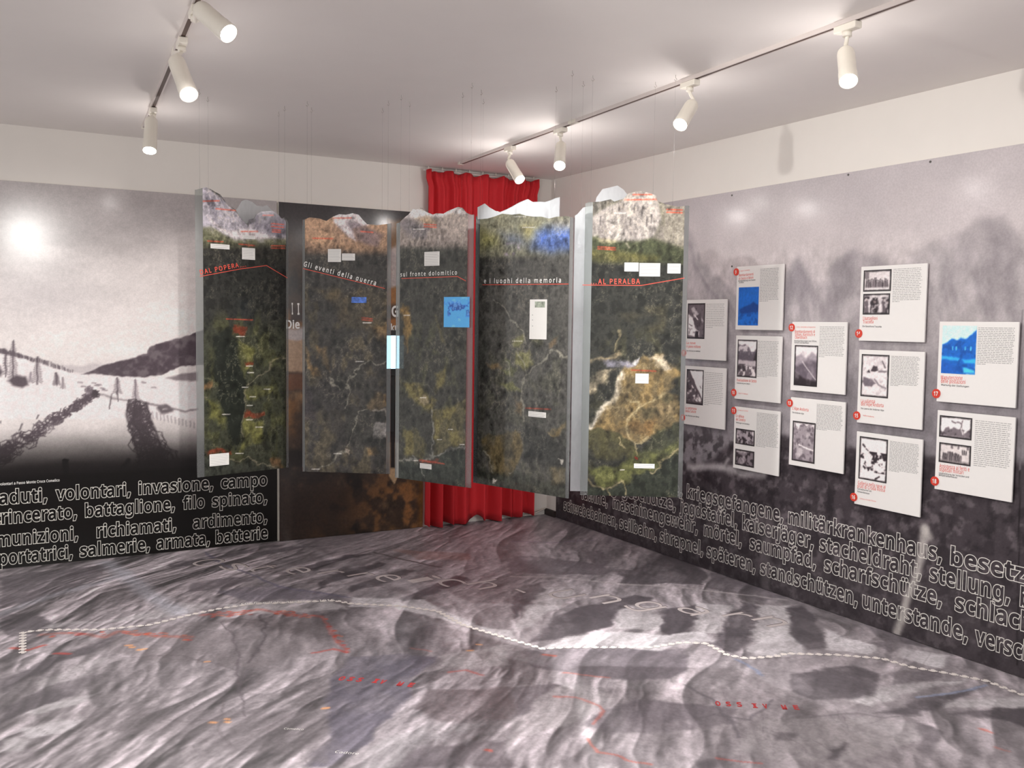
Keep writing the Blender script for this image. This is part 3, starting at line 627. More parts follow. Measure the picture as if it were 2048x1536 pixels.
gnd = q([(-900,1500),(0,1450)], **ZA)+q([(20,1430),(200,1400),(350,1300),(480,1240),(700,1240),(1000,1300)], **ZA)+q([(0,1130),(60,1090),(180,1140),(470,1150),(700,1150),(1028,1180),(1900,1200)], **ZB)
G = gnd+[(R1+.3, -.1), (-.3, -.1)]
S.poly(G, (64, 58, 62), .025)
gm = smooth(S.V, 1.02, .8)
S.mix(smooth(fbm(S.U, S.V, .06, .05, 5, 41), .5, .68)*gm*.6, (106, 98, 102)); S.mix(smooth(fbm(S.U, S.V, .05, .05, 5, 46), .52, .36)*gm*.6, (40, 36, 39))
S.mix(smooth(S.V, .55, .1)*.35*gm, (58, 53, 56))
S.warp(.008, .05, 18, 3)
S.line(q([(60,1450),(250,1445),(430,1490),(560,1500)], **ZA), (176, 170, 172), .022, .02, .8); S.line(q([(290,1450),(320,1400)], **ZA), (176, 170, 172), .012, .01, .6)
for p, w, a, c in [([(1620,340),(1610,420),(1590,520),(1545,640),(1500,790)], .022, .75, (182, 176, 172)), ([(1622,345),(1640,375)], .02, .7, (196, 190, 186)), ([(945,310),(935,400),(930,580)], .035, .4, (128, 121, 124)), ([(1900,760),(1990,700)], .01, .35, (140, 132, 134)), ([(250,240),(300,200)], .02, .3, (130, 122, 126))]: S.line(q(p, **ZC), c, w, w*.8, a)
S.warp(0, .1)
mo = fbm(S.U, S.V, .05, .08, 5, 222, .65); S.C *= (.95*(1+(mo-.5)*.34*smooth(S.V, 2.15, 1.9)))[..., None]
S.line(q([(2040,940),(2034,1330)]), (34, 30, 32), .0035, .003, .9); S.line(q([(2044,620),(2040,940)]), (104, 98, 102), .003, .003, .8); S.line(q([(1689,895),(1680,1060)]), (60, 54, 58), .004, .02, .4)
S.build('printed_picture', M_mural, None, 0.012, root)
m = MB()
for x, y in [(1467,391),(1700,350),(1864,324),(1467,533)]:
    u, v = WR.uv(x, y); m.tube([(u, v, .011), (u, v, .015)], .006, 8)
    m.build('screw', M_steel, root); m = MB()
m = MB()
rows = [[('gasmaske,',330,580,None),('kriegsgefangene,',597,1016,None),('militärkrankenhaus,',1035,1702,None),('besetzung,',1735,2330,None)],
        [('gebirgsgeschütze,',170,551,None),('jagdstaffel,',566,816,None),('kaiserjäger,',837,1147,None),('stacheldraht,',1170,1614,None),('stellung,',1645,1997,None),('batterie',2036,2400,None)],
        [('lawine,',143,256,None),('maschinengewehr,',277,646,None),('mörtel,',671,836,None),('saumpfad,',868,1157,None),('scharfschütze,',1190,1702,None),('schlachten,',1755,2300,None)],
        [('schwebebahnen,',64,298,None),('seilbahn,',305,468,None),('shrapnel,',480,669,None),('späteren,',683,895,None),('standschützen,',914,1337,None),('unterstande,',1355,1814,None),('verschanzung',1840,2420,None)]]
base = [(1690, 478), (1600, 548), (1690, 668), (1800, 820)]
for r, (bx, by) in zip(rows, base):
    v0 = WR.uv(bx/2.1603+1100, by/2.1603+900)[1]
    for t, a, b, y in r:
        if b is None: continue
        # horizontal place of each word on its own base line
        def uu(xz):
            x = xz/2.1603+1100; lo, hi = 600.0, 1600.0
            for _ in range(40):
                mid = (lo+hi)/2
                if WR.uv(x, mid)[1] > v0: lo = mid
                else: hi = mid
            return WR.uv(x, lo)[0]
        m = MB(); put_text(m, t, (uu(a), v0), (uu(b), v0), 0.080, 0.0135, 0.044, 0.0145, space=1.03)
        m.build('outlined_word', M_outline_dim, root)

# ================================================================== numbered information boards on the mural
def photo_art(kind, w, h, seed):
    nu = max(16, int(w/0.0032)); nv = max(16, int(h/0.0032)); S = Sheet(np.linspace(0, w, nu), np.linspace(0, h, nv))
    X = S.U/w; Y = S.V/h; sx, sy = w, h
    P = lambda pts: [(a*w, b*h) for a, b in pts]
    f1 = fbm(S.U, S.V, w*.35, w*.35, 5, seed); f2 = fbm(S.U, S.V, w*.12, w*.12, 4, seed+9); S.warp(w*.03, w*.15, seed+3)
    D, L, Mi = (44, 38, 42), (224, 218, 216), (128, 120, 124)
    if kind == 'climbers':
        S.base((96, 88, 92)); S.poly(P([(0,.1),(0,.72),(.3,.6),(.45,.3),(.7,.2),(.7,.05)]), L, .006); S.poly(P([(.2,.85),(.35,.9),(.95,.5),(.85,.45),(.6,.6),(.45,.55)]), (190,184,184), .005, .8)
        S.poly(P([(.4,.6),(.75,.75),(.8,.45),(.6,.3),(.4,.4)]), (78,70,74), .004); S.line(P([(.3,.75),(.6,.55)]), L, .003); S.line(P([(.1,.42),(.28,.36)]), D, .002)
        S.poly(P([(.45,.02),(.5,.22),(.65,.22),(.68,.02)]), D, .004); S.mix(smooth(f2, .55, .7)*.5, D)
    elif kind == 'cliff':
        S.base(L); S.poly(P([(0,0),(0,1),(.15,1),(.4,.75),(.6,.5),(.8,.35),(1,.1),(1,0)]), (84,76,80), .004); S.mix(smooth(f1, .5, .62)*(Y < .8-X*.7), L); S.mix(smooth(f2, .55, .68)*(Y < .85-X*.7)*.7, D); S.line(P([(.8,.55),(.85,.48)]), D, .002)
    elif kind == 'valley':
        S.base(L); S.poly(P([(0,0),(0,.9),(.2,.85),(.4,.9),(.6,.8),(.75,.6),(.9,.75),(1,.8),(1,0)]), (108,100,106), .005); S.mix(smooth(f2, .52, .62)*(Y > .6)*(Y < .88)*.8, (206,200,200)); S.mix(((Y > .45) & (Y < .7)).astype(float)*.7, (74,68,76)); S.poly(P([(.8,.4),(.9,.65),(1,.75),(1,.4)]), D, .006)
        S.poly(P([(0,.28),(0,.45),(1,.44),(1,.3)]), (170,162,164), .006); S.poly(P([(0,0),(0,.28),(1,.3),(1,0)]), (92,84,88), .006); S.mix(smooth(f2, .52, .64)*(Y < .3), (206,200,198)); S.mix(smooth(f1, .55, .7)*(Y < .35)*.8, D)
    elif kind == 'peaks':
        S.base(L); S.poly(P([(0,0),(0,.7),(.3,.78),(.5,.68),(.75,.85),(1,.75),(1,0)]), (150,142,148), .01); S.poly(P([(0,.5),(.3,.55),(.6,.66),(1,.6),(1,0),(0,0)]), (92,84,92), .012); S.line(P([(.35,.6),(.55,.45),(.98,.15)]), (190,184,184), .003); S.poly(P([(0,0),(0,.35),(.4,.2),(1,.12),(1,0)]), D, .008); S.mix(smooth(f1, .55, .75)*.4, (170,162,166))
    elif kind == 'bowl':
        S.base(L); S.poly(P([(0,0),(0,.85),(.25,.8),(.45,.98),(.6,.9),(.8,.98),(1,.8),(1,0)]), (146,138,142), .005); S.mix(smooth(f2, .5, .64)*.75, (84,76,82)); S.mix(smooth(f1, .52, .66)*.7, (196,190,190)); S.line(P([(.3,.42),(.6,.36),(1,.32)]), L, .004)
    elif kind == 'debris':
        S.base((150,142,146)); S.mix(smooth(f2, .47, .58), D); S.mix(smooth(f1, .52, .62), L)
    elif kind == 'trench':
        S.base((116,108,112)); S.mix(smooth(f2, .48, .6)*.9, D); S.mix(smooth(f1, .54, .66)*.6, (190,182,184)); S.poly(P([(.1,.8),(.6,.85),(.6,1),(.1,1)]), (190,184,182), .006, .7)
    elif kind == 'troop':
        S.base((206,200,198)); r = random.Random(seed)
        for i in range(16):
            x = .12+.05*i+r.uniform(-.01, .01); y = .42+r.uniform(-.06, .22)*(1-abs(x-.55)); c = r.choice([D, (80,72,76), (108,100,104)])
            S.line(P([(x, .18), (x, y)]), c, w*.024, w*.012, .9); S.line(P([(x, y+.07), (x, y+.09)]), D, w*.016, w*.012)
        S.poly(P([(0,.6),(.2,.62),(.2,.9),(0,.95)]), (96,88,92), .004, .8); S.mix((Y < .2)*.5, (232,228,226))
    elif kind == 'group':
        S.base((190,184,184))
        for x, y, ww, c in [(.45,.55,.17,D), (.8,.6,.1,(86,78,82)), (.14,.6,.08,(96,88,92)), (.93,.5,.07,D)]:
            S.line(P([(x, 0), (x, y-.05)]), c, w*ww, w*.03); S.line(P([(x, y+.1), (x, y+.12)]), (120,108,106), w*.05, w*.02); S.line(P([(x-.06, y+.2), (x+.07, y+.2)]), D, w*.04, w*.02)
        S.mix(smooth(f2, .55, .68)*.6, L); S.poly(P([(.55,.1),(.62,.5),(.72,.5),(.74,.1)]), L, .004, .7)
    elif kind == 'snowmen':
        S.base((216,210,208)); S.mix(smooth(f1, .5, .7)*(Y > .6)*.6, (160,152,156)); S.poly(P([(.35,.62),(.45,.75),(.6,.72),(.62,.62),(.5,.6)]), (66,58,62), .003); S.poly(P([(.2,.58),(.3,.65),(.34,.58)]), D, .003)
        S.poly(P([(.05,.35),(.1,.46),(.4,.42),(.55,.33),(.4,.24),(.15,.25)]), (104,96,102), .004); S.line(P([(.5,.42),(.65,.3),(.9,.22)]), (130,122,126), .004); S.line(P([(.75,.85),(.85,.72)]), (96,88,92), .004); S.line(P([(.65,.6),(.9,.62)]), (120,112,116), .005); S.mix(smooth(f2, .6, .7)*.4, (150,142,146))
    elif kind == 'rocksnow':
        S.base((222,216,214)); S.mix(smooth(f2, .5, .6)*(Y < .68)*(Y > .2), D); S.mix(smooth(f1, .52, .6)*(Y < .7), (226,220,218)); S.line(P([(.12,.8),(.2,.76)]), D, .004); S.line(P([(.25,.72),(.33,.68)]), D, .003); S.line(P([(.6,.06),(.75,.13)]), D, .004)
    elif kind == 'huts':
        S.base((232,228,226)); S.poly(P([(.05,.3),(.1,.2),(.2,.45),(.28,.55),(.36,.38),(.44,.5),(.6,.45),(.66,.52),(.75,.2),(.8,.3),(1,.55),(1,0),(0,0)]), (110,102,106), .004); S.line(P([(.66,.5),(.72,.85)]), (90,82,86), .002); S.line(P([(.74,.85),(.7,.6),(.82,.1)]), (130,122,124), .002); S.line(P([(.4,.78),(.5,.72)]), (90,82,86), .004); S.line(P([(.55,.75),(.68,.7)]), (110,102,106), .004); S.mix((Y < .12)*.6, (196,190,190)); S.mix(smooth(f2, .58, .7)*(Y < .45)*.6, D)
    elif kind == 'street':
        S.base((206,200,196)); r = random.Random(seed)
        for i in range(11):
            x = .14+.055*i; S.line(P([(x, .15), (x, .5+r.uniform(-.05, .06))]), r.choice([D, (90,82,84)]), w*.022, w*.012, .9)
        for x in (.74, .8, .86): S.line(P([(x, .55), (x, .7)]), D, w*.016, w*.01)
        for x in (.4, .62, .9): S.line(P([(x, .8), (x, .95)]), (110,102,104), w*.03, w*.014)
        S.mix((Y < .18)*.5, (120,112,112))
    elif kind == 'blue':
        S.base((24, 92, 176)); S.mix(smooth(Y, .75, 1.0)*.6, (20, 84, 164)); S.poly(P([(0,.38),(.2,.46),(.5,.52),(.75,.62),(1,.52),(1,.35),(0,.3)]), (18, 58, 122), .006); S.mix(smooth(f2, .5, .62)*(Y < .35)*.7, (16, 62, 132)); S.mix(smooth(f1, .55, .7)*.4, (40, 116, 200))
    elif kind == 'cyan':
        S.base((190, 232, 250)); S.poly(P([(0,.6),(.3,.72),(.45,.7),(.55,.75),(.7,.73),(1,.92),(1,0),(0,0)]), (20, 92, 180), .005); S.mix(smooth(f2, .52, .66)*(Y < .7)*.6, (14, 64, 140))
        S.poly(P([(0,.36),(.55,.32),(.5,.26),(0,.3)]), (60, 180, 236), .006, .8); S.poly(P([(.62,.3),(1,.32),(1,.24),(.7,.24)]), (60, 186, 240), .006, .8); S.poly(P([(.66,.14),(.98,.09),(.98,.03),(.66,.03)]), (80, 200, 246), .005, .9); S.poly(P([(0,0),(0,.25),(.3,.22),(.5,.05),(.5,0)]), (24, 82, 170), .01, .8)
        for x in (.32, .45, .7, .85): S.line(P([(x, .5), (x, .56)]), (90, 190, 240), w*.02, w*.01)
    S.grain(.10, w*.05, w*.05, 3, seed+5)
    Cp = np.pad(S.C, ((1, 1), (1, 1), (0, 0)), 'edge'); S.C = sum(Cp[i:i+S.C.shape[0], j:j+S.C.shape[1]]*wt for i, j, wt in ((0,1,.14),(1,0,.14),(1,1,.44),(1,2,.14),(2,1,.14)))
    if kind not in ('blue', 'cyan'):
        S.C = S.C*np.array([1.0, .99, 1.0]); e = np.minimum(np.minimum(S.U, w-S.U), np.minimum(S.V, h-S.V))
        S.mix(1-smooth(e+(f2-.5)*.006, .003, .014), (40, 36, 38))
    return S
BOARDS = [
 ('7', [(1374,600),(1455,598),(1450,722),(1369,717)], (1368,706), [('climbers',1376,607,1409,678)], (1413,607,1449,657,14),
   [('La neve',1373,688,1391,688.5,5),('in pieno militare',1373,695,1401,696,5)], [('Der Schnee im Militär',1373,702.5,1401,704)], None,
   'small board half behind the pale cliff panel, upper one, photo of climbers'),
 ('8', [(1372,731),(1452,737),(1449,860),(1366,847)], (1366,835), [('cliff',1374,738,1406,811)], (1410,743,1446,815,19),
   [('La settimana',1371,818,1393,820,5),('della Salute',1371,824,1392,826,5)], [('Die Woche am Berg',1371,832,1398,835)], None,
   'small board half behind the pale cliff panel, lower one, photo of a steep slope'),
 ('9', [(1473,533),(1568,528),(1564,661),(1472,659)], (1473,544), [('blue',1478,575,1516,651)], (1521,537,1557,603,22),
   [('Bombardamenti',1478,553,1507,550.5,5),('di Sesto e Moos',1478,560,1507,557,5)], [('Bombardierung von Sexten',1477,563.5,1511,561),('und Moos',1478,566.5,1488,566)], ('Lago e Comando',1481,543,1500,541),
   'white board with a dark blue landscape photo under red heading, top of its column'),
 ('10', [(1472,671),(1564,673),(1560,807),(1469,797)], (1468,785), [('valley',1476,679,1513,756)], (1516,681,1556,757,24),
   [('Evacuazione di Sesto',1474,762.5,1513,765,5.5)], [('Evakuierung von Sexten',1474,767,1500,769)], ('Lager in Toblach',1476,787,1496,789.5),
   'white board with a valley and peaks photo, directly below the dark blue photo board'),
 ('11', [(1469,813),(1560,823),(1557,953),(1466,935)], (1468,821), [('debris',1472,856,1509,893),('trench',1471,897,1508,936)], (1514,824,1556,900,24),
   [('Le difese',1472,834,1488,836,5.5),('del Comelico',1472,841,1491,843,5.5)], [('Stellungen im Comelico',1472,846,1499,850)], ('Linea e cima',1475,821,1496,823),
   'white board with two small rubble photos stacked, below the valley board'),
 ('12', [(1584,643),(1694,645),(1690,790),(1581,780)], (1584,655), [('peaks',1590,690,1634,774)], (1640,652,1688,717,20),
   [('Bombardamenti di',1590,665.5,1630,666,5.5),('Sillian, Kartitsch e',1590,671.5,1630,672,5.5),('Obertilliach',1590,677.5,1614,677.7,5.5)], [('Bombardierungen von Sillian,',1589,683,1634,684),('Kartitsch und Obertilliach',1589,686.5,1618,687.5)], ('Linea, comando e magazzino',1593,655,1631,655.5),
   'white board with three red heading lines above a misty peaks photo'),
 ('13', [(1581,794),(1691,805),(1686,948),(1578,929)], (1580,806), [('bowl',1586,841,1629,928)], (1634,807,1685,866,20),
   [("L'Alpe Andorta",1585,819,1617,823,6)], [('Die Andorter Alpe',1585,826,1608,829)], None,
   'white board with a one-line red heading above a rocky slope photo'),
 ('14', [(1722,533),(1854,527),(1849,685),(1718,681)], (1718,667), [('troop',1728,541,1782,582),('group',1727,588,1779,629)], (1787,537,1843,604,20),
   [('I battaglioni',1726,640,1755,639.5,6.5),('Tracotta',1726,647,1747,646.5,6.5)], [('Die Bataillone Tracotta',1725,654,1763,655)], None,
   'white board with two stacked soldier photos, top of three large boards'),
 ('15', [(1718,699),(1848,704),(1845,860),(1714,845)], (1714,831), [('snowmen',1724,708,1776,797)], (1783,711,1838,776,21),
   [('La valanga',1722,805,1750,806,7),("dell'Alpe Andorta",1722,811,1767,814.5,7)], [('Die Lawine der Andorter Alpe',1722,818,1768,822.5)], ('Valle Andorta',1726,832,1748,835),
   'white board with a pale snow photo, middle of the column of three large boards'),
 ('16', [(1714,863),(1845,879),(1840,1034),(1708,1008)], (1708,994), [('rocksnow',1720,872,1773,967)], (1780,881,1837,952,22),
   [('Galleria nella neve ai',1716,968.5,1771,977.5,7),('prati di Croda Rossa',1715,975,1770,984,7)], [('Schneetunnel am',1715,979,1743,984),('Rotwandwiesen',1715,984,1739,989)], ('Linea e Croda Rossa',1720,998,1752,1004),
   'white board with dark rocks in snow, lowest in the column of three large boards'),
 ('17', [(1878,643),(2039,644),(2030,816),(1874,803)], (1873,787), [('cyan',1886,651,1950,750)], (1957,654,2028,733,22),
   [('Manutenzione',1882,758.5,1925,760,8),('delle postazioni',1882,765.5,1931,768,8)], [('Wartung der Stellungen',1882,771,1938,775)], None,
   'white board with a bright blue mountain photo, above the board with two hut photos'),
 ('18', [(1874,820),(2030,835),(2024,1005),(1870,978)], (1870,962), [('huts',1880,830,1943,881),('street',1879,884,1941,933)], (1951,839,2020,943,24),
   [('Assistenza ai feriti e',1879,935,1939,943,8),('ospedali militari',1879,942,1927,949,8)], [('Unterstützung der Verletzten und',1878,947.5,1938,956),('Militärkrankenhäuser',1878,951.5,1915,957)], None,
   'white board with stacked photos of huts and a street, below the bright blue photo board')]
ND = 0.034
rr = random.Random(12)
for num, cs, bc, photos, tb, heads, subs, tiny, label in BOARDS:
    uv = [WR.uv(x, y, ND) for x, y in cs]
    u0 = (uv[0][0]+uv[3][0])/2; u1 = (uv[1][0]+uv[2][0])/2; v1 = (uv[0][1]+uv[1][1])/2; v0 = (uv[2][1]+uv[3][1])/2
    fr = sub(WR, u0, v0); w, h = u1-u0, v1-v0
    root = empty('information_board', mat=fr.M()); tag(root, label, 'information board', 'numbered information boards on the mountain mural')
    slab('board', M_board, root, 0, w, 0, h, ND-.009, ND, .0012)
    m = MB(); m.box(.03, w-.03, .03, h-.03, .0125, ND-.009); m.build('mounting_block', M_boardedge, root)
    Q = lambda x, y: fr.uv(x, y, ND)
    for i, (kind, x0, y0, x1, y1) in enumerate(photos):
        a, d = Q(x0, y0); b, c = Q(x1, y1)
        S = photo_art(kind, b-a, d-c, 100+7*int(num)+31*i); S.U += a; S.V += c
        o = S.build('photograph', M_photo, None, ND+.0012, root)
        if kind in ('blue', 'cyan'): o['label'] = 'blue toned photograph'
    m = MB(); x0, y0, x1, y1, n = tb; a, d = Q(x0, y0); b, c = Q(x1, y1)
    for i in range(n):                                  # lines of small print
        y = d-(i+.5)*(d-c)/n; x = a; end = b-rr.uniform(0, .08)*(b-a) if i < n-1 else a+(b-a)*rr.uniform(.2, .5)
        while x < end-.003:
            l = min(rr.uniform(.006, .026), end-x); m.add([(x, y-.0016, ND+.0008), (x+l, y-.0016, ND+.0008), (x+l, y+.0016, ND+.0008), (x, y+.0016, ND+.0008)], [(0, 1, 2, 3)]); x += l+.0035
    m.build('small_print', M_greytext, root)
    m = MB()
    for t, x0, y0, x1, y1, hp in heads: put_text(m, t, Q(x0, y0), Q(x1, y1), Q(x0, y0-hp)[1]-Q(x0, y0)[1], ND+.001, .0)
    m.build('red_heading', M_redtext, root)
    if tiny: m = MB(); put_text(m, tiny[0], Q(*tiny[1:3]), Q(*tiny[3:5]), .007, ND+.001, .0); m.build('place_line', M_redtext, root)
    m = MB()
    for t, x0, y0, x1, y1 in subs: put_text(m, t, Q(x0, y0), Q(x1, y1), .0085, ND+.001, .01)
    m.build('subheading', M_darktext, root)
    m = MB(); c = Q(*bc); r = .0225
    m.tube([(c[0], c[1], ND+.0002), (c[0], c[1], ND+.004)], r, 28); bd = m.build('number_badge', M_red, root)
    m = MB(); tw = .010 if len(num) == 1 else .023
    put_text(m, num, (c[0]-tw/2, c[1]-.0095), (c[0]+tw/2, c[1]-.0095), .019, ND+.0052, .035); m.build('numeral', M_whitetext, bd)

# ================================================================== hanging acrylic panels
ZBOT = 0.75
def hang_frame(a, b):
    A = at_z(*a, ZBOT); Bp = at_z(*b, ZBOT); return Frame(A, Bp-A, (0, 0, 1)), float(np.linalg.norm(Bp-A))
def outline_top(fr, pts, w):
    uv = sorted(fr.uv(*p) for p in pts); xs = [p[0] for p in uv]; ys = [p[1] for p in uv]
    return lambda u: np.interp(u, xs, ys)
def sheet_slab(name, mat, parent, w, top, n0, n1, u0=0.0, u1=None, N=90):
    u1 = w if u1 is None else u1
    us = np.linspace(u0, u1, N); t = top(us); m = MB(); vs = []
    for n in (n0, n1): vs += [(u, 0, n) for u in us]+[(u, v, n) for u, v in zip(us, t)]
    fs = []
    for i in range(N-1):
        fs += [(i+1, i, N+i, N+i+1), (2*N+i, 2*N+i+1, 3*N+i+1, 3*N+i), (i, i+1, 2*N+i+1, 2*N+i), (N+i+1, N+i, 3*N+i, 3*N+i+1)]
    fs += [(0, 2*N, 3*N, N), (N-1, 2*N-1, 4*N-1, 3*N-1)]
    m.add(vs, fs); return m.build(name, mat, parent)
def wires(root, fr, w, top, us, n):
    for u in us:
        t = float(top(np.array([u]))[0]); m = MB()
        m.tube([(u, t-.02, n), (u, H-ZBOT-.022, n)], .0006, 6); m.build('suspension_line', M_nylon, root)
        m = MB(); m.tube([(u, H-ZBOT, n), (u, H-ZBOT-.012, n), (u+.007, H-ZBOT-.02, n), (u, H-ZBOT-.027, n), (u-.006, H-ZBOT-.02, n)], .0011, 6); m.build('ceiling_hook', M_hook, root)
za = lambda pts: [(380+x/4.8, 340+y/4.8) for x, y in pts]
zc = lambda pts: [(770+x/5.12, 320+y/5.12) for x, y in pts]
ze = lambda pts: [(1130+x/4.267, 340+y/4.267) for x, y in pts]
ya = lambda pts: [(380+x/4.267, 640+y/4.267) for x, y in pts]
yc = lambda pts: [(770+x/3.2, 600+y/3.2) for x, y in pts]
ye = lambda pts: [(1120+x/3.49, 660+y/3.49) for x, y in pts]
def art1(S, q):
    S.base((47, 47, 44)); rock = fbm(S.U*.8+S.V*.3, S.V, .035, .12, 5, 3)
    S.poly(q(za([(60,150),(150,150),(345,310),(470,430),(560,540),(560,470),(640,400),(790,380),(1000,560),(1000,700),(430,700),(60,560)])), (146, 141, 148), .008); S.mix(smooth(rock, .5, .68)*smooth(S.V, q([(480,480)])[0][1]-.02, q([(480,470)])[0][1]+.05)*.55, (96, 92, 102))
    S.poly(q(za([(570,480),(640,420),(800,400),(900,460),(960,560),(960,620),(800,620),(700,560),(620,560)])), (92, 88, 98), .01, .85, .5+.5*rock)
    S.poly(q(za([(560,470),(620,460),(640,500),(560,520)])), (64, 62, 66), .008, .8)
    S.poly(q(za([(165,440),(260,520),(360,590),(560,560),(720,620),(840,650),(700,660),(430,660),(300,590),(200,500)])), (190, 180, 180), .012, .85); S.poly(q(za([(60,560),(200,540),(330,620),(430,670),(700,660),(950,660),(960,760),(60,760)])), (92, 92, 70), .012, .9, .5+.5*smooth(rock, .3, .6))
    S.poly(q(za([(60,740),(1000,720),(1000,900),(60,900)])), (54, 53, 48), .025, .8)
    S.warp(.034, .06, 8, 6); g = fbm(S.U, S.V, .05, .09, 5, 17); T = .55+.45*smooth(g, .35, .6)
    yz = q([(480,640)])[0][1]; S.mix(smooth(S.V, yz+.06, yz-.1)*.8, (58, 60, 47)); S.mix(smooth(g, .5, .7)*smooth(S.V, yz+.1, yz-.05)*.5, (84, 84, 52))
    S.poly(q(ya([(200,150),(360,60),(400,300),(440,420),(470,560),(470,700),(430,950),(400,1110),(330,1000),(300,800),(230,600),(190,400)])), (36, 39, 34), .015, .95)
    for p in ([(390,180),(550,230),(540,330),(480,420),(440,480),(400,330)], [(470,590),(700,570),(640,640),(490,690)], [(150,660),(240,720),(310,860),(230,890),(170,760)], [(460,830),(620,880),(580,1050),(440,1100)], [(700,360),(790,310),(720,330)]): S.poly(q(ya(p)), (112, 110, 62), .014, .75, T)
    S.poly(q(ya([(90,560),(180,530),(170,570),(100,600)])), (128, 92, 62), .01, .7); S.poly(q(ya([(690,1180),(760,1150),(800,1270),(720,1290)])), (118, 86, 58), .01, .7)
    S.poly(q(ya([(60,1180),(360,1200),(700,1240),(880,1300),(880,1400),(60,1400)])), (58, 60, 54), .02, .8)
    for p, w in (([(830,310),(700,350),(620,460),(540,540),(480,570),(470,700)], .004), ([(330,1200),(480,1180),(600,1210),(720,1250)], .004), ([(60,640),(170,650)], .003), ([(470,720),(440,900),(440,1020)], .003)): S.line(q(ya(p)), (138, 128, 108), w, w, .6)
    for a in ([(370,50),(490,60),(490,130),(380,120)], [(460,790),(640,780),(640,822),(460,825)], [(150,1118),(350,1112),(350,1145),(150,1150)], [(460,345),(540,340),(540,370),(460,372)]): S.poly(q(ya(a)), (122, 52, 36), .008, .8, T)
    reds(S, q, za([(90,300),(280,295)]), 3); reds(S, q, za([(250,372),(440,390)]), 4); reds(S, q, za([(490,590),(650,590)]), 3); reds(S, q, za([(170,682),(320,690)]), 4); reds(S, q, za([(470,712),(620,728)]), 4); reds(S, q, za([(780,740),(910,742)]), 6); reds(S, q, za([(700,435),(800,435)]), 4); reds(S, q, za([(780,530),(900,540)]), 7); reds(S, q, za([(790,585),(870,590)]), 5); reds(S, q, za([(350,1430),(600,1440)]), 3)
    ticks(S, q, ya([(395,141),(480,393),(490,449),(445,574),(510,655),(485,729),(275,805),(480,851),(560,914),(390,1138),(630,590)]), 60)
def art2(S, q):
    S.base((66, 62, 58)); r = fbm(S.U+S.V*.5, S.V, .05, .12, 5, 5)
    S.poly(q(za([(1040,440),(1940,400),(1960,820),(1040,820)])), (146, 118, 96), .02); S.mix(smooth(r, .48, .68)*smooth(S.V, q([(690,515)])[0][1], q([(690,490)])[0][1])*.5, (118, 96, 82))
    S.poly(q(za([(1370,400),(1620,400),(1720,530),(1640,540),(1560,560),(1590,680),(1520,640),(1440,560),(1380,500)])), (182, 172, 174), .01, .95); S.poly(q(za([(1500,500),(1600,500),(1720,560),(1860,620),(1800,740),(1600,680),(1560,600)])), (96, 84, 90), .015, .85, .5+.5*r)
    S.line(q(za([(1100,640),(1300,700),(1600,760),(1900,790)])), (176, 140, 110), .012, .02, .5); S.mix(smooth(S.V, q([(690,522)])[0][1], q([(690,498)])[0][1]-.0)*0, (0, 0, 0))
    y1 = q([(690,520)])[0][1]; y0 = q([(690,492)])[0][1]; S.mix(smooth(S.V, y0, y1)*.95, (64, 61, 58))
    S.warp(.034, .06, 18, 6); g = fbm(S.U, S.V, .06, .1, 5, 27); T = .5+.5*smooth(g, .35, .6); yz = q([(690,575)])[0][1]
    S.mix(smooth(g, .48, .7)*smooth(S.V, yz+.05, yz-.05)*.55, (98, 88, 66)); S.mix(smooth(g, .45, .3)*smooth(S.V, yz, yz-.05)*.5, (50, 50, 46))
    S.poly(q(za([(1170,1130),(1500,1180),(1900,1140),(1930,1536),(1500,1536),(1420,1400),(1350,1280)])), (100, 86, 62), .02, .6, T)
    for p in ([(960,220),(1000,230),(1110,460),(1060,470)], [(1090,230),(1180,240),(1180,440),(1140,380)], [(980,330),(1010,330),(1060,420),(1020,410)], [(1560,60),(1690,20),(1690,210),(1590,180)], [(1590,610),(1690,620),(1690,740),(1560,760),(1500,760)], [(970,670),(1010,660),(1000,710)], [(1480,1080),(1600,1090),(1620,1150),(1500,1160)]): S.poly(q(ya(p)), (142, 114, 76), .012, .8, T)
    S.poly(q(ya([(1590,860),(1690,870),(1690,1000),(1580,990),(1570,920)])), (205, 198, 194), .008, .95, T); S.line(q(ya([(1560,760),(1640,760),(1690,810)])), (196, 186, 172), .004, .006, .7); S.poly(q(ya([(1310,1120),(1360,1125),(1360,1155),(1320,1160)])), (188, 172, 156), .004, .9)
    S.poly(q(ya([(960,540),(1060,580),(1090,860),(960,870)])), (58, 52, 56), .02, .7); S.poly(q(ya([(1090,480),(1300,560),(1310,1100),(1180,900),(1080,700)])), (58, 55, 54), .02, .7)
    for p, w in (([(1700,340),(1640,400),(1520,370),(1430,390),(1370,480),(1340,640),(1310,760)], .003), ([(1500,770),(1440,800),(1400,900),(1330,1090)], .003), ([(1110,1280),(1180,1230),(1250,1170),(1330,1140)], .006), ([(1170,480),(1220,560),(1290,590)], .004)): S.line(q(ya(p)), (150, 146, 132), w, w, .65)
    reds(S, q, za([(1180,655),(1370,660)]), 3); reds(S, q, za([(1380,462),(1550,460)]), 4); reds(S, q, za([(1640,590),(1760,600)]), 3); reds(S, q, za([(1650,1430),(1750,1440)]), 5)
    ticks(S, q, za([(1660,1467)]), 90); ticks(S, q, ya([(1480,24),(1415,354),(1225,1140),(1040,1273)]), 70)
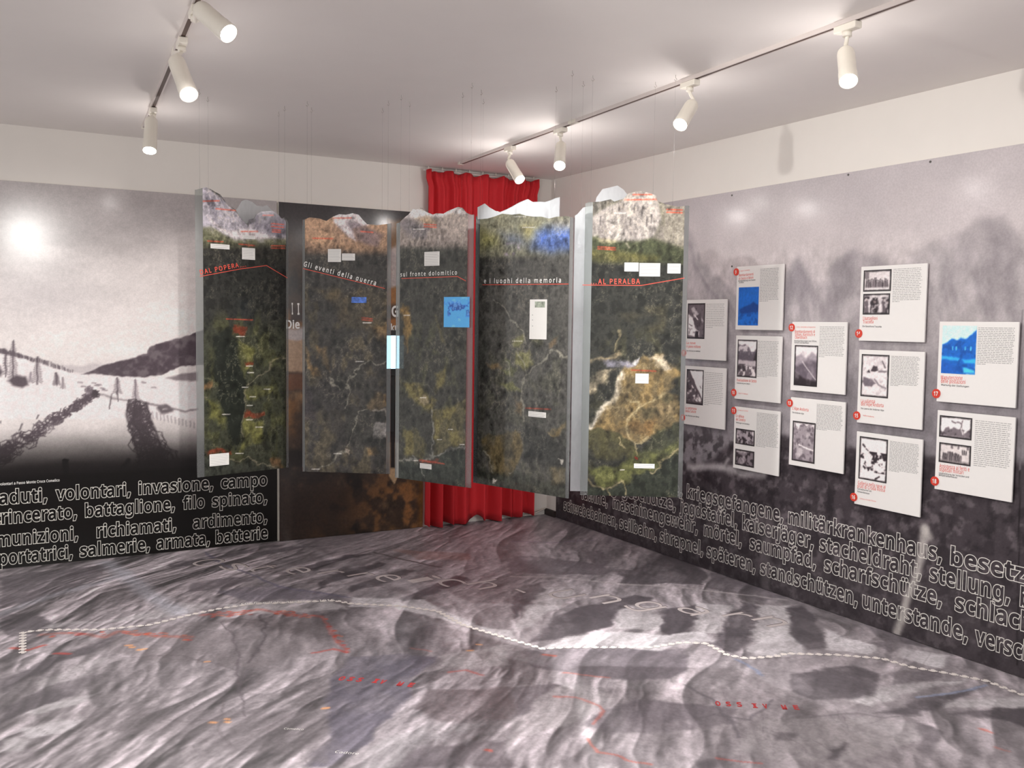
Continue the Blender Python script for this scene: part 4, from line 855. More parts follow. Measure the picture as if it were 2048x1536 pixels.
def art3(S, q):
    S.base((62, 62, 56)); r = fbm(S.U, S.V, .03, .12, 5, 9)
    S.poly(q(zc([(100,480),(900,460),(900,920),(100,900)])), (128, 118, 112), .02); S.mix(smooth(r, .5, .68)*smooth(S.V, q([(860,490)])[0][1], q([(860,470)])[0][1])*.5, (98, 90, 88))
    S.poly(q(zc([(200,590),(290,480),(420,520),(530,540),(650,520),(720,480),(860,540),(800,560),(700,540),(560,590),(430,570),(300,600)])), (206, 198, 196), .01, .85); S.poly(q(zc([(130,640),(240,590),(340,660),(460,680),(420,800),(250,800)])), (92, 88, 92), .02, .7); S.poly(q(zc([(340,600),(430,580),(530,640),(440,670)])), (150, 128, 104), .015, .8)
    S.poly(q(zc([(560,600),(840,570),(880,760),(620,780)])), (158, 146, 138), .02, .7, .4+.6*r); S.line(q(zc([(560,780),(540,860),(510,900)])), (170, 160, 154), .006, .008, .7)
    y1 = q([(860,520)])[0][1]; y0 = q([(860,485)])[0][1]; S.mix(smooth(S.V, y0, y1)*.9, (66, 65, 60))
    S.warp(.034, .06, 28, 6); g = fbm(S.U, S.V, .05, .08, 5, 37); T = .5+.5*smooth(g, .35, .6); yz = q([(860,640)])[0][1]
    S.mix(smooth(g, .5, .72)*smooth(S.V, yz+.05, yz-.1)*.5, (92, 92, 66))
    for p in ([(110,530),(200,540),(260,600),(340,640),(310,720),(210,680),(130,590)], [(310,480),(390,440),(380,540),(320,600)], [(300,720),(420,690),(510,640),(520,900),(400,960),(320,1000)], [(120,850),(200,830),(260,930),(240,1010),(130,1000)], [(330,100),(350,260),(370,260)]): S.poly(q(yc(p)), (122, 112, 68), .014, .85, T)
    S.poly(q(yc([(200,620),(250,610),(300,650),(230,670)])), (150, 136, 112), .01, .7); S.poly(q(yc([(80,40),(160,60),(160,200),(130,350),(140,180)])), (150, 118, 66), .012, .85)
    S.poly(q(yc([(60,1040),(180,1030),(230,1080),(320,1010),(430,960),(530,955),(540,1230),(60,1160)])), (54, 58, 52), .012, .95)
    for p, w in (([(80,1030),(200,1020),(320,1010),(400,970),(515,930)], .006), ([(300,700),(300,860),(310,1000)], .005), ([(230,1080),(245,1150)], .004), ([(170,1000),(190,1040)], .006)): S.line(q(yc(p)), (146, 144, 136), w, w, .7)
    S.poly(q(yc([(220,1010),(350,1030),(350,1050),(230,1040)])), (150, 66, 48), .008, .8, T); reds(S, q, zc([(400,672),(530,680)]), 6); reds(S, q, yc([(220,1025),(380,1050)]), 3)
    ticks(S, q, zc([(290,708)]), 95); ticks(S, q, yc([(120,98),(225,625),(335,893),(405,828),(480,925),(180,1028)]), 45)
def art4(S, q):
    S.base((76, 75, 70)); r = fbm(S.U, S.V, .05, .05, 5, 19)
    S.poly(q(zc([(880,520),(1960,500),(1960,1020),(880,1000)])), (126, 124, 104), .02); S.mix(smooth(r, .48, .66)*smooth(S.V, q([(1040,515)])[0][1], q([(1040,490)])[0][1])*.6, (98, 100, 88))
    for p, c, a in (([(1400,680),(1560,670),(1560,770),(1440,760)], (160, 148, 84), .9), ([(970,720),(1150,780),(1150,860),(980,900)], (138, 134, 76), .85), ([(1540,730),(1700,680),(1920,700),(1930,930),(1700,960),(1500,900)], (62, 92, 176), .9), ([(1170,730),(1400,780),(1500,900),(1250,870)], (88, 96, 118), .8), ([(1000,620),(1200,560),(1700,620),(1600,680),(1100,720)], (134, 132, 112), .7), ([(1700,600),(1920,590),(1920,690),(1750,680)], (150, 144, 138), .7)): S.poly(q(zc(p)), c, .045, a, .6+.4*r)
    S.poly(q(zc([(1240,850),(1420,860),(1440,980),(1220,980)])), (172, 156, 172), .012, .9, smooth(r, .4, .6)); y1 = q([(1040,530)])[0][1]; y0 = q([(1040,500)])[0][1]; S.mix(smooth(S.V, y0, y1)*.95, (82, 80, 76))
    S.warp(.034, .06, 38, 6); g = fbm(S.U, S.V, .06, .09, 5, 47); T = .55+.45*smooth(g, .35, .6); yz = q([(1040,640)])[0][1]
    S.mix(smooth(g, .5, .72)*smooth(S.V, yz, yz-.1)*.35, (90, 90, 72)); S.mix(smooth(g, .45, .3)*smooth(S.V, yz, yz-.1)*.45, (56, 58, 52))
    for p, c in (([(840,330),(920,330),(950,400),(870,440),(840,410)], (122, 120, 78)), ([(740,560),(820,530),(870,580),(830,610)], (114, 114, 76)), ([(815,250),(890,220),(880,300),(840,300)], (118, 116, 78)), ([(660,420),(720,400),(740,440),(690,445)], (134, 112, 80)), ([(740,450),(830,440),(820,490),(770,480)], (104, 106, 74)), ([(1040,270),(1100,235),(1090,300),(1050,310)], (160, 128, 90)), ([(760,360),(790,380),(810,440),(780,420)], (104, 108, 74)), ([(620,870),(700,880),(870,830),(880,960),(820,1140),(690,1110),(640,950)], (104, 90, 60)), ([(1030,850),(1160,770),(1160,820),(1060,860)], (150, 128, 86)), ([(940,260),(1000,270),(980,310)], (104, 104, 70)), ([(1040,1060),(1170,1080),(1160,1200),(1080,1180)], (110, 100, 78)), ([(820,640),(870,650),(860,720),(830,700)], (120, 104, 80))): S.poly(q(yc(p)), c, .012, .85, T)
    S.poly(q(yc([(890,760),(1040,870),(1170,980),(1170,1090),(900,1020)])), (50, 50, 48), .02, .8); S.poly(q(yc([(570,1080),(900,1120),(1180,1200),(1180,1300),(570,1230)])), (64, 66, 58), .02, .7)
    for p, w in (([(690,10),(780,60),(830,130),(880,190),(910,300)], .0035), ([(1190,345),(1130,350),(1060,330),(960,420),(910,460),(880,560),(870,640),(890,760)], .006), ([(850,330),(890,390),(910,460)], .004), ([(770,390),(800,440),(800,490)], .004), ([(640,950),(700,1100)], .003), ([(1100,340),(1150,345)], .006)): S.line(q(yc(p)), (146, 142, 128), w, w, .7)
    for p in ([(690,1140),(720,1150),(700,1180)], [(790,1095),(820,1110)], [(1110,1010),(1140,1020),(1135,1060)]): S.poly(q(yc(p+[p[0]] if len(p) > 2 else p+[(p[0][0]+6, p[0][1]+8)])), (196, 190, 180), .004, .9)
    reds(S, q, yc([(900,692),(1060,700)]), 4); ticks(S, q, zc([(1320,580),(1410,690)]), 110, True); ticks(S, q, yc([(815,263)]), 90, True)
def art5(S, q):
    S.base((46, 46, 43)); r = fbm(S.U*.9+S.V*.15, S.V, .03, .14, 5, 23)
    S.poly(q(ze([(150,240),(1060,160),(1060,800),(150,800)])), (70, 72, 54), .02)
    S.poly(q(ze([(190,560),(215,400),(340,310),(470,265),(540,190),(640,165),(790,200),(810,290),(830,430),(760,570),(640,620),(520,605),(430,610),(300,590)])), (150, 143, 138), .012); S.poly(q(ze([(200,250),(400,240),(430,275),(330,320),(205,420)])), (92, 88, 82), .012, .95); S.poly(q(ze([(800,270),(1060,290),(1060,700),(900,660),(760,590),(830,430)])), (122, 116, 106), .02, .95)
    S.mix(smooth(r, .52, .66)*smooth(S.V, q([(1260,490)])[0][1], q([(1260,470)])[0][1])*.5, (98, 92, 90)); S.mix(smooth(r, .46, .34)*smooth(S.V, q([(1260,490)])[0][1], q([(1260,470)])[0][1])*.4, (178, 170, 160))
    for x0, y0, x1, y1 in [(595,300,590,360),(665,310,655,390),(700,400,695,480),(465,310,460,350),(305,400,300,470),(405,340,400,370),(500,290,495,330),(740,380,735,450),(560,420,556,470)]: S.line(q(ze([(x0,y0),(x1,y1)])), (74, 70, 70), .003, .004, .8)
    S.poly(q(ze([(260,585),(350,590),(440,605),(400,640),(320,630)])), (184, 172, 142), .012, .9); S.poly(q(ze([(160,600),(280,560),(300,620),(520,620),(760,590),(1050,680),(1050,800),(160,700)])), (66, 70, 50), .015, .85); S.poly(q(ze([(160,680),(450,690),(800,740),(760,790),(300,790),(160,740)])), (118, 110, 56), .02, .8, .4+.6*r); S.line(q(ze([(520,620),(545,660)])), (170, 162, 140), .004, .005, .7)
    y1 = q([(1260,545)])[0][1]; y0 = q([(1260,520)])[0][1]; S.mix(smooth(S.V, y0, y1)*.92, (47, 47, 43))
    S.warp(.034, .06, 48, 6); g = fbm(S.U, S.V, .06, .08, 5, 57); T = .6+.4*smooth(g, .35, .6)
    yz = q([(1260,640)])[0][1]; S.mix(smooth(g, .5, .7)*smooth(S.V, yz, yz-.1)*.45, (74, 72, 50)); S.poly(q(ze([(700,1170),(860,1180),(830,1380),(720,1390),(780,1280)])), (98, 88, 56), .03, .5, T); S.poly(q(ze([(480,1230),(680,1230),(600,1280),(480,1270)])), (84, 78, 58), .03, .5)
    S.poly(q(ye([(460,250),(560,205),(640,195),(720,180),(800,240),(830,300),(760,440),(830,470),(850,600),(760,690),(640,740),(500,790),(300,700),(180,700),(270,600),(340,520),(400,400),(420,300)])), (134, 112, 74), .012, .95, T)
    for p, c in (([(180,700),(300,690),(500,790),(560,900),(300,900),(170,820)], (78, 74, 48)), ([(700,690),(860,640),(860,780),(700,840),(520,880)], (58, 60, 44)), ([(560,560),(680,560),(690,600),(600,610)], (66, 62, 46)), ([(690,480),(790,450),(780,500),(720,520)], (64, 62, 46)), ([(470,640),(700,620),(640,720),(520,700)], (112, 86, 54)), ([(200,960),(420,950),(520,860),(700,840),(870,770),(870,860),(700,930),(580,1020),(450,1080),(250,1080)], (98, 100, 58))): S.poly(q(ye(p)), c, .014, .85, T)
    S.line(q(ye([(440,290),(415,390),(360,510),(310,560),(240,620),(190,690)])), (216, 206, 190), .012, .012, .85, T)
    for p, c in (([(150,400),(300,300),(400,270),(330,340),(240,430),(170,470)], (186, 170, 142)), ([(180,245),(330,190),(430,150),(430,180),(300,230)], (180, 160, 126)), ([(300,225),(540,195),(510,245),(330,265)], (142, 138, 152)), ([(640,200),(740,190),(800,260),(720,270)], (200, 188, 170)), ([(490,205),(550,190),(550,220),(490,230)], (214, 210, 206)), ([(640,540),(760,510),(820,560),(700,590)], (156, 134, 98))): S.poly(q(ye(p)), c, .01, .85, T)
    S.poly(q(ye([(570,1020),(700,930),(870,850),(870,1180),(160,1180),(200,1090),(450,1090)])), (46, 50, 42), .01, .95)
    for p, w in (([(740,450),(620,490),(540,570),(470,640),(490,760),(520,800),(620,730)], .006), ([(480,480),(550,500),(560,560)], .005), ([(150,1020),(220,1080),(350,1090),(450,1070)], .005), ([(520,800),(530,880)], .004), ([(460,1080),(475,1140)], .004), ([(330,1090),(335,1150)], .004), ([(620,1000),(740,900),(850,840)], .004), ([(410,20),(405,80),(390,140)], .006), ([(400,770),(460,840)], .003)): S.line(q(ye(p)), (176, 160, 122), w, w, .65)
    reds(S, q, ze([(580,210),(740,210)]), 4); reds(S, q, ze([(510,255),(780,250)]), 4); reds(S, q, ze([(870,350),(1000,355)]), 7); reds(S, q, ze([(280,665),(430,675)]), 5); reds(S, q, ye([(500,280),(670,288)]), 4); S.line(q(ye([(508,905),(520,910)])), (180, 50, 40), .008, .004, .9)
    ticks(S, q, ze([(420,368)]), 110, True); ticks(S, q, ye([(420,976)]), 40)
rg = random.Random(21)
def reds(S, q, seg, hpx):
    """a faded red caption printed on the picture"""
    (x0, y0), (x1, y1) = seg; x = x0; kw, S.wu, S.wv = (S.wu, S.wv), S.wu*0, S.wv*0
    while x < x1:
        l = rg.uniform(2, 7); t = (x-x0)/max(1, x1-x0); y = y0+(y1-y0)*t
        for dy in ([0] if hpx < 5 else [-hpx*.45, hpx*.35]): S.line(q([(x, y+dy), (min(x+l, x1), y+dy)]), (188, 74, 54), .0030, .0030, .75)
        x += l+1.2
    S.wu, S.wv = kw
def ticks(S, q, pts, length, dotted=False):
    """short white place names printed on the picture"""
    kw, S.wu, S.wv = (S.wu, S.wv), S.wu*0, S.wv*0
    for x, y in pts:
        L = length/5.0; x_ = x
        while x_ < x+L:
            l = 1.2 if dotted else rg.uniform(2, 5); S.line(q([(x_, y), (x_+l, y)]), (226, 220, 212), .0020, .0020, .9); x_ += l+(2.4 if dotted else .8)
    S.wu, S.wv = kw
PANELS = [
 dict(a=(395,955), b=(577,935), m=(13,5), art=art1, top=za([(60,190),(75,185),(120,172),(150,165),(200,185),(240,210),(290,235),(320,275),(345,310),(370,350),(400,355),(440,385),(470,440),(520,500),(555,520),(565,475),(620,462),(640,425),(680,400),(790,392),(850,430),(880,470),(910,455),(940,500),(960,570),(985,600)]),
   text=('DAL POPERA', (401,549), (478,534), 9, 'red'), more=[('....', (480,535), (492,533), 8, 'red')], line=[(400,553),(480,538),(533,531),(575,556)],
   papers=[(421,487,459,499),(484,495,510,520),(485,470,510,478.5),(419,909,458,929)],
   label='hanging clear panel of grey crags with red DAL POPERA lettering, nearest the snow mural'),
 dict(a=(605,943), b=(780,948), m=(5,8), art=art2, top=za([(1040,482),(1060,480),(1100,475),(1150,455),(1240,465),(1310,490),(1370,450),(1430,425),(1500,430),(1560,415),(1620,430),(1660,480),(1700,520),(1800,530),(1880,520),(1940,510)]),
   text=('Gli eventi della guerra', (607,532), (751,571), 9.5, 'white'), more=[], line=[(606,537),(700,560),(770,577)],
   papers=[(656,498,682,524),(684,507,710,521)], label='hanging clear panel of orange-brown slopes with slanted white Gli eventi della guerra lettering'),
 dict(a=(790,955), b=(941,976), m=(8,10), art=art3, top=zc([(130,650),(150,640),(200,590),(240,560),(290,500),(320,510),(370,490),(420,530),(490,560),(530,545),(600,550),(650,520),(700,500),(750,480),(790,490),(830,540),(880,560)]),
   text=('sul fronte dolomitico', (801,553), (914,549), 8, 'white'), more=[], line=[(803,557),(915,553),(932,562)],
   papers=[(849,504,879,531),(840,926,863,939)], blue=(888,594,939,655), label='hanging clear panel with a bright blue picture and sul fronte dolomitico lettering'),
 dict(a=(946,965), b=(1136,997), m=(9,5), art=art4, top=zc([(880,500),(925,500),(935,610),(1050,600),(1120,580),(1200,550),(1300,560),(1380,550),(1440,570),(1520,580),(1600,580),(1680,600),(1760,580),(1860,575),(1930,590)]),
   text=('e i luoghi della memoria', (968,566.5), (1122,565), 9, 'white'), more=[], line=[(965,569.5),(1137,568)],
   papers=[(1057,822,1092,836)], notice=(1060,599,1093,679), label='hanging clear panel of a green hill with e i luoghi della memoria lettering'),
 dict(a=(1160,990), b=(1364,995), m=(15,9), art=art5, top=ze([(140,300),(160,290),(205,275),(300,270),(390,250),(420,270),(500,245),(540,200),(590,185),(640,178),(700,190),(775,215),(790,265),(850,290),(900,300),(960,315),(1040,305)]),
   text=('AL PERALBA', (1196,568), (1280,567.5), 10, 'red'), more=[('...', (1182,568), (1193,568), 9, 'red')], line=[(1165,570),(1282,571),(1369,556)],
   papers=[(1249,525,1277,543),(1279,526,1320,553),(1335,527,1361,547),(1271,747,1297,767),(1268,927,1309,937)], label='hanging clear panel of a pale cliff with red AL PERALBA lettering, nearest the mountain mural')]
for d in PANELS:
    fr, w = hang_frame(d['a'], d['b']); top = outline_top(fr, d['top'], w)
    root = empty('hanging_panel', mat=fr.M()); tag(root, d['label'], 'hanging panel', 'printed acrylic panels hanging in a zigzag')
    sheet_slab('acrylic_sheet', M_acrylic, root, w, top, -.006, 0.0)
    px = w/abs(d['b'][0]-d['a'][0]); f0, f1 = d['m'][0]*px, w-d['m'][1]*px
    n = int((f1-f0)/.0036); S = Sheet(np.linspace(f0, f1, n), np.linspace(0.0, 1.7, 420), lambda u: top(u))
    q = lambda pts: fr.uvs(pts, .001); d['art'](S, q); S.C *= .86
    n1 = fbm(S.U, S.V, .045, .06, 6, 71, .62); rid = 1-np.abs(2*n1-1); n2 = fbm(S.U, S.V, .012, .012, 4, 75, .7); pt = fbm(S.U, S.V, .11, .14, 4, 79)
    S.C *= (1+(n2-.5)*.55+(rid-.82)*(.5+.8*pt))[..., None]; S.mix(smooth(rid, .955, 1.0)*smooth(pt, .5, .65)*.35, (150, 140, 116))
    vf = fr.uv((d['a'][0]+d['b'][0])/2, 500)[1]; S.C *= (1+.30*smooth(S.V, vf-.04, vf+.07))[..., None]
    S.build('printed_film', M_film, None, .0012, root)
    for t, a, b, hp, c in [d['text']]+d['more']:
        m = MB(); put_text(m, t, fr.uv(*a, .002), fr.uv(*b, .002), fr.uv(a[0], a[1]-hp, .002)[1]-fr.uv(*a, .002)[1], .0024, .016, space=1.22 if len(t) < 14 else 1.35)
        m.build('title_lettering' if t[0] != '.' else 'title_dots', M_redtext if d['text'][4] == 'red' else M_whitetext, root)
    pts = fr.uvs(d['line'], .002); m = MB()
    for a, b in zip(pts[:-1], pts[1:]):
        a = np.array(a); b = np.array(b); t = (b-a)/np.linalg.norm(b-a); v = np.array([-t[1], t[0]])*.0016
        m.add([(*(a-v), .0022), (*(b-v), .0022), (*(b+v), .0022), (*(a+v), .0022)], [(0, 1, 2, 3)])
    m.build('red_line', M_redtext, root)
    for x0, y0, x1, y1 in d['papers']:
        a, e = fr.uv(x0, y0, .002); b, c = fr.uv(x1, y1, .002); pp = slab('text_label', M_paper, root, a, b, c, e, .002, .0028)
        m = MB(); k = max(2, int((e-c)/.0085))
        for i in range(k): y = e-(i+.7)*(e-c)/(k+.4); m.add([(a+.004, y-.001, .0031), (b-.004-rg.uniform(0, .2)*(b-a), y-.001, .0031), (b-.004-.0*(b-a), y+.001, .0031), (a+.004, y+.001, .0031)], [(0, 1, 2, 3)])
        m.build('small_print', M_greytext, pp)
    if 'blue' in d:
        x0, y0, x1, y1 = d['blue']; a, e = fr.uv(x0, y0, .002); b, c = fr.uv(x1, y1, .002)
        S = Sheet(np.linspace(a, b, 50), np.linspace(c, e, 60)); S.base((78, 156, 236)); g = fbm(S.U, S.V, .03, .03, 5, 61); S.warp(.006, .02, 9)
        S.mix(smooth(g, .5, .62)*smooth(S.V, c+(e-c)*.25, c+(e-c)*.5)*smooth(S.V, e-.01, e-.05), (30, 66, 140)); S.mix(smooth(g, .6, .7)*.5, (130, 196, 250)); S.build('blue_picture', M_photo, None, .0026, root)
    if d['art'] is art2:
        a, e = fr.uv(703, 594, .002); b, c = fr.uv(733, 606, .002); S = Sheet(np.linspace(a, b, 20), np.linspace(c, e, 12)); S.base((66, 98, 168)); S.grain(.5, .01, .01, 4, 3); S.build('blue_picture', M_photo, None, .0026, root)
    if 'notice' in d:
        x0, y0, x1, y1 = d['notice']; a, e = fr.uv(x0, y0, .002); b, c = fr.uv(x1, y1, .002); pp = slab('white_notice', M_paper, root, a, b, c, e, .002, .003)
        pu0, pv1 = fr.uv(1070, 603, .003); pu1, pv0 = fr.uv(1090, 615, .003); S = Sheet(np.linspace(pu0, pu1, 24), np.linspace(pv0, pv1, 18)); S.base((128, 134, 122)); S.grain(.5, .012, .012, 4, 5); S.build('small_picture', M_photo, None, .0036, pp)
        m = MB()
        for y in (630, 640, 652): cc = fr.uv(1065, y, .003); m.box(cc[0]-.003, cc[0]+.003, cc[1]-.002, cc[1]+.002, .003, .0034)
        m.build('bullet_mark', M_greytext, pp)
    wires(root, fr, w, top, (.025, w-(.078 if d['art'] is art5 else .02)), -.003)
BACKS = [
 ((411,946), (568,927), [(405,425),(420,438),(450,430),(470,424),(476,416),(484,402),(492,399),(505,404),(513,411),(526,413),(534,410),(545,422),(556,432),(575,445)], 'milky back sheet with a white peak outline, hanging behind the DAL POPERA panel'),
 ((612,935), (772,938), [(600,452),(650,450),(690,456),(730,452),(780,456)], 'milky back sheet hanging behind the orange-brown slopes panel'),
 ((806,946), (926,963), [(800,446),(850,444),(880,436),(895,428),(910,420),(920,417),(926,420),(935,428)], 'milky back sheet hanging behind the panel with the bright blue picture'),
 ((949,953), (1109,975), [(940,420),(952,416),(960,412),(969,407),(977,414),(989,421),(1000,424),(1012,419),(1022,414),(1036,406),(1045,402),(1055,398),(1065,404),(1079,403),(1090,404),(1102,400),(1111,396),(1120,394)], 'milky back sheet with a bright white ridge, hanging behind the green hill panel'),
 ((1140,982), (1345,985), [(1130,442),(1141,436),(1155,428),(1166,415),(1190,410),(1192,396),(1205,378),(1219,375),(1235,371),(1247,379),(1254,388),(1300,402),(1360,424)], 'milky back sheet showing as a pale strip, hanging behind the pale cliff panel')]
for a, b, tp, label in BACKS:
    fr, w = hang_frame(a, b); top = outline_top(fr, tp, w)
    root = empty('back_sheet', mat=fr.M()); tag(root, label, 'hanging panel', 'milky back sheets behind the printed panels')
    sheet_slab('acrylic_sheet', M_backsheet, root, w, top, -.005, 0.0); wires(root, fr, w, top, (.03, w-(.13 if 'pale cliff' in label else .03)), -.0025)

# ================================================================== curtain in the corner
def curtain_mesh():
    nu, nv = 240, 46; m = MB(); vs = []
    for j in range(nv):
        v = j/(nv-1); z = 0.02+v*(H-0.035-0.02)
        for i in range(nu):
            t = i/(nu-1); x = -1.135+t*0.955
            ph = 2*math.pi*(t*8.5+.35*math.sin(3*t*2.1)); amp = (.038*(1-v)**.6+.016)*(1+.5*math.sin(t*13))
            y = -.075-amp*math.sin(ph)-.010*math.sin(ph*2.3+1)*(.3+.7*v)-.02*(1-v)*math.sin(t*5)
            gap = math.exp(-((t-.475)/.035)**2); y += gap*.05*(1-v*.6); y = min(y, -.012)
            zz = z+(gap*.035*(1-v)+.012*math.sin(ph*.5+2)*(1-v)+.012*math.sin(t*40)*max(0, v-.92)/.08*1.0)*1.0
            sp = (1-v)*.03*(t-.5)+(.02*math.cos(math.pi*t) if v > .97 else 0)*-1
            vs.append((x+sp+.006*math.cos(ph)*(1-v), y, min(zz, H-.012)))
    fs = [(j*nu+i, j*nu+i+1, (j+1)*nu+i+1, (j+1)*nu+i) for j in range(nv-1) for i in range(nu-1)]
    m.add(vs, fs, True); return m
root = empty('curtain', (-.66, -.07, 0)); tag(root, 'pleated red floor-length curtain hanging from the ceiling near the room corner', 'curtain')
o = curtain_mesh().build('pleated_cloth', M_curtain, root); o.location = (.66, .07, 0)
sm = o.modifiers.new('cloth', 'SOLIDIFY'); sm.thickness = .004
m = MB(); m.tube([(-.50, .02, H-.03), (.50, .02, H-.03)], .008, 10); m.build('rail', M_track, root)
for i in range(9):
    m = MB(); x = -.46+i*.115; m.tube([(x, .02, H-.03), (x, .02, H)], .004, 8); m.build('rail_clip', M_white, root)
# cable along the foot of the wall and the dark skirting end in the corner
m = MB(); m.tube([(-.235, -.012, .03), (-.13, -.012, .036), (-.02, -.012, .052)], .006, 8); m.tube([(-.235, -.024, .012), (-.12, -.022, .02), (-.02, -.014, .05)], .005, 8)
tag(m.build('cable', M_cable, None), 'pair of white cables along the wall foot beside the red curtain', 'cable')
m = MB(); m.box(-.022, 0, -.155, -.005, 0.0, .05); structure(m.build('trim_1', M_darkwood), 'short dark skirting end in the room corner', 'skirting')

# ================================================================== lamp tracks and spotlights
def track(a, b, label):
    a = np.array([*a, H]); b = np.array([*b, H]); L = float(np.linalg.norm(b-a)); u = (b-a)/L; n = np.array([0, 0, -1.0]); v = np.cross(n, u)
    M = Matrix(((u[0], v[0], n[0], a[0]), (u[1], v[1], n[1], a[1]), (u[2], v[2], n[2], a[2]), (0, 0, 0, 1)))
    root = empty('lamp_track', mat=M); tag(root, label, 'lamp track', 'ceiling lamp tracks')
    m = MB(); m.box(0, L, -.015, -.009, 0, .018); m.box(0, L, .009, .015, 0, .018); m.box(0, L, -.009, .009, 0, .004); m.build('rail_body', M_track, root)
    m = MB(); m.box(.03, L-.03, -.0088, .0088, .004, .0165); m.build('dark_slot', M_slot, root)
    m = MB(); m.box(-.004, .03, -.018, .018, 0, .021); m.build('end_cap', M_white, root, .002)
    m = MB(); m.box(L*.34-.04, L*.34+.04, -.0175, .0175, 0, .019); m.build('joint_cover', M_white, root, .002)
    return u
TRR = ((-.998, -.334), (-1.262, -5.2)); TRL = ((-3.190, -.42), (-3.60, -5.8))
track(*TRR, 'long white lamp track on the ceiling in front of the mountain mural'); track(*TRL, 'white lamp track on the ceiling in front of the snow mural')
def on_track(tr, y):
    a, b = tr; t = (y-a[1])/(b[1]-a[1]); return np.array([a[0]+(b[0]-a[0])*t, y, H])
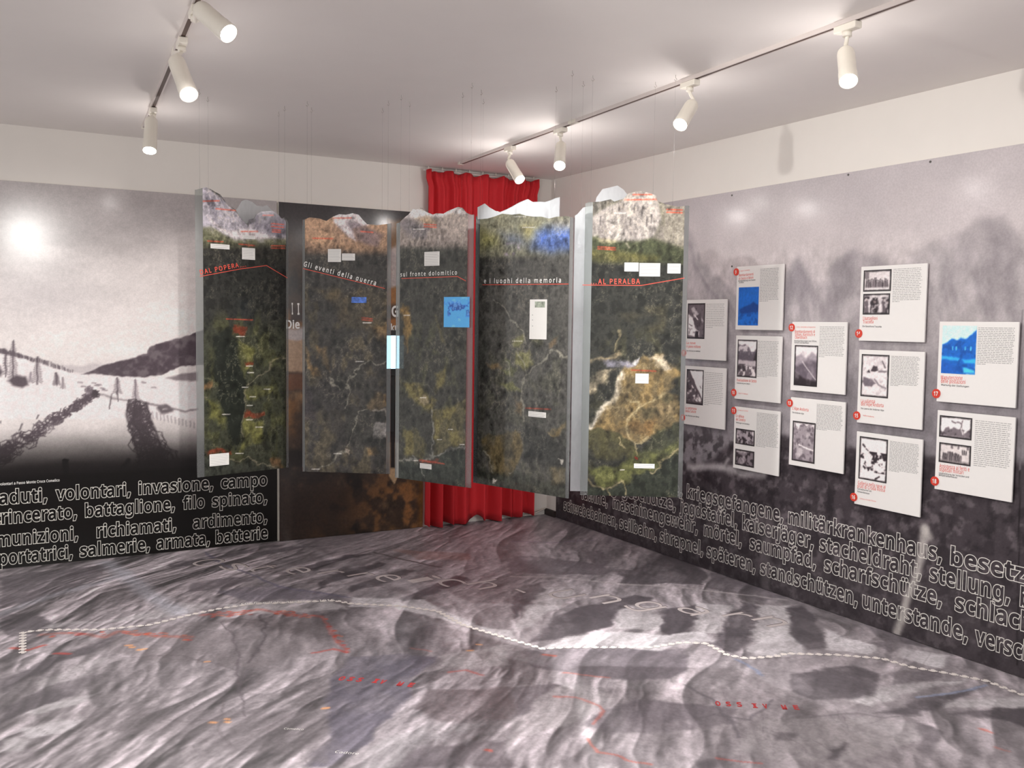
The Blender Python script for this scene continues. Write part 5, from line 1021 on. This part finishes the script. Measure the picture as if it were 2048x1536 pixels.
def spotlight(tr, y, back, front, label, watt, rad=.033, size=75, energy=1.0):
    """back / front: the two ends of the lamp can in room coordinates"""
    P = on_track(tr, y); root = empty('track_spotlight', tuple(P)); tag(root, label, 'spotlight', 'white spotlights on the ceiling tracks')
    d = Vector(front)-Vector(back); L = d.length; d.normalize(); R = Vector(back)-Vector(P)
    u = Vector((tr[1][0]-tr[0][0], tr[1][1]-tr[0][1], 0)).normalized(); s = Vector((-u.y, u.x, 0))
    m = MB(); vs = []
    for z in (-.019, -.046):
        for a, b in ((-.055, -.019), (.055, -.019), (.055, .019), (-.055, .019)): vs.append(u*a+s*b+Vector((0, 0, z)))
    m.add(vs, [(0, 3, 2, 1), (4, 5, 6, 7), (0, 1, 5, 4), (1, 2, 6, 5), (2, 3, 7, 6), (3, 0, 4, 7)]); m.build('track_adapter', M_white, root, .004)
    m = MB(); m.tube([(0, 0, -.046), (0, 0, -.066)], .017, 16); p0 = Vector((0, 0, -.06)); p3 = R-d*.004; p1 = p0+Vector((0, 0, -.03)); p2 = p3-d*.02+Vector((0, 0, .012))
    m.tube([p0*(1-t)**3+p1*3*t*(1-t)**2+p2*3*t*t*(1-t)+p3*t**3 for t in np.linspace(0, 1, 10)], .008, 10); m.build('curved_arm', M_white, root)
    prof = [(0, .3), (.002, .55), (.008, .80), (.018, .95), (.032, 1.0), (L*.72, 1.0), (L*.74, 1.04), (L-.004, 1.06), (L, 1.05)]
    m = MB(); n = 28; a = d.orthogonal().normalized(); b = d.cross(a); vs = []
    rings = [(t, r*rad) for t, r in prof]+[(L-.002, rad*.96), (L-.02, rad*.86)]
    for t, r in rings: vs += [R+d*t+(a*math.cos(2*math.pi*k/n)+b*math.sin(2*math.pi*k/n))*r for k in range(n)]
    fs = [(i*n+k, i*n+(k+1) % n, (i+1)*n+(k+1) % n, (i+1)*n+k) for i in range(len(rings)-1) for k in range(n)]+[tuple(range(n-1, -1, -1))]
    m.add(vs, fs, True); m.build('lamp_can', M_white, root)
    m = MB(); c = R+d*(L-.012); m.add([c+(a*math.cos(2*math.pi*k/n)+b*math.sin(2*math.pi*k/n))*rad*.9 for k in range(n)]+[c+d*.008], [(k, (k+1) % n, n) for k in range(n)], True)
    m.build('glowing_lens', M_reflector, root)
    ld = bpy.data.lights.new('lamp_beam', 'SPOT'); ld.energy = watt*energy; ld.color = SPOT_COL; ld.spot_size = math.radians(size); ld.spot_blend = .9; ld.shadow_soft_size = .03
    lo = bpy.data.objects.new('lamp_beam', ld); link(lo, root); q_ = (-d).to_track_quat('Z', 'Y'); lo.rotation_mode = 'QUATERNION'; lo.rotation_quaternion = q_; lo.location = R+d*(L+.004)
    # added pinkish fill light below each can, standing in for leaked ceiling glow
    pl = bpy.data.lights.new('ceiling_fill', 'POINT'); pl.energy = FILL_W*(.35 if tr is TRL and y < -1.5 else 1.2 if y < -2.5 else 1.8 if tr is TRR else .9); pl.color = (1.0, .94, .91); pl.shadow_soft_size = .03
    po = bpy.data.objects.new('ceiling_fill', pl); link(po, root); po.location = Vector((-.07*u.x, -.07*u.y, -.33))
def can(p0, d0, p1, d1): return tuple(at_depth(*p0, d0)), tuple(at_depth(*p1, d1))
SP = SPOT_W
SP = SPOT_W
LTY = lambda x, y: float(at_z(x, y, 2.72)[1])
spotlight(TRR, -4.06, *can((1691,100), 3.64, (1697,163), 3.53), 'largest white spotlight on the right-hand track, above the mural, pointing down', SP)
spotlight(TRR, -3.08, *can((1386,206), 4.50, (1360,250), 4.40), 'white spotlight on the right-hand track tilted left, above the pale cliff panel', SP)
spotlight(TRR, -1.83, *can((1122,288), 5.62, (1119,332), 5.47), 'blazing white spotlight facing the viewer, in front of the curtain end', SP*2.5)
spotlight(TRR, -1.16, *can((1018,323), 6.20, (1040,360), 6.10), 'white spotlight farthest along the right-hand track, in front of the red curtain', SP)
spotlight(TRL, LTY(385, 22), *can((396,14), 3.30, (458,68), 3.24), 'white spotlight at the top of the picture on the left-hand track, angled to the right', SP, .033)
spotlight(TRL, LTY(362, 85), *can((351,118), 3.84, (378,190), 3.72), 'white spotlight in the middle of the left-hand track, angled to the right', SP, .034)
spotlight(TRL, LTY(305, 222), *can((303,236), 5.06, (299,302), 4.98), 'white spotlight at the far end of the left-hand track, pointing straight down', SP, .034)
def aimed(back, target, L=.14):
    b = np.array(back); d = np.array(target)-b; return tuple(b), tuple(b+d/np.linalg.norm(d)*L)
spotlight(TRL, -4.12, *aimed((-3.49, -4.13, 2.56), (0, -3.45, 1.2)), 'white spotlight on the left-hand track, just beyond the upper edge of the photo', SP*1.4, .034, 76)
spotlight(TRL, -5.55, *aimed((-3.60, -5.58, 2.60), (-3.7, 0, 1.0)), 'white spotlight on the left-hand track, farther beyond the upper edge of the photo', SP*4.6, .034, 33)
spotlight(TRR, -5.0, *aimed((-1.26, -5.02, 2.60), (-2.2, -2.2, 0)), 'white spotlight on the right-hand track, added out of view to light the floor', SP*1.6, .033, 70)  # unseen lamp added to brighten the middle of the floor
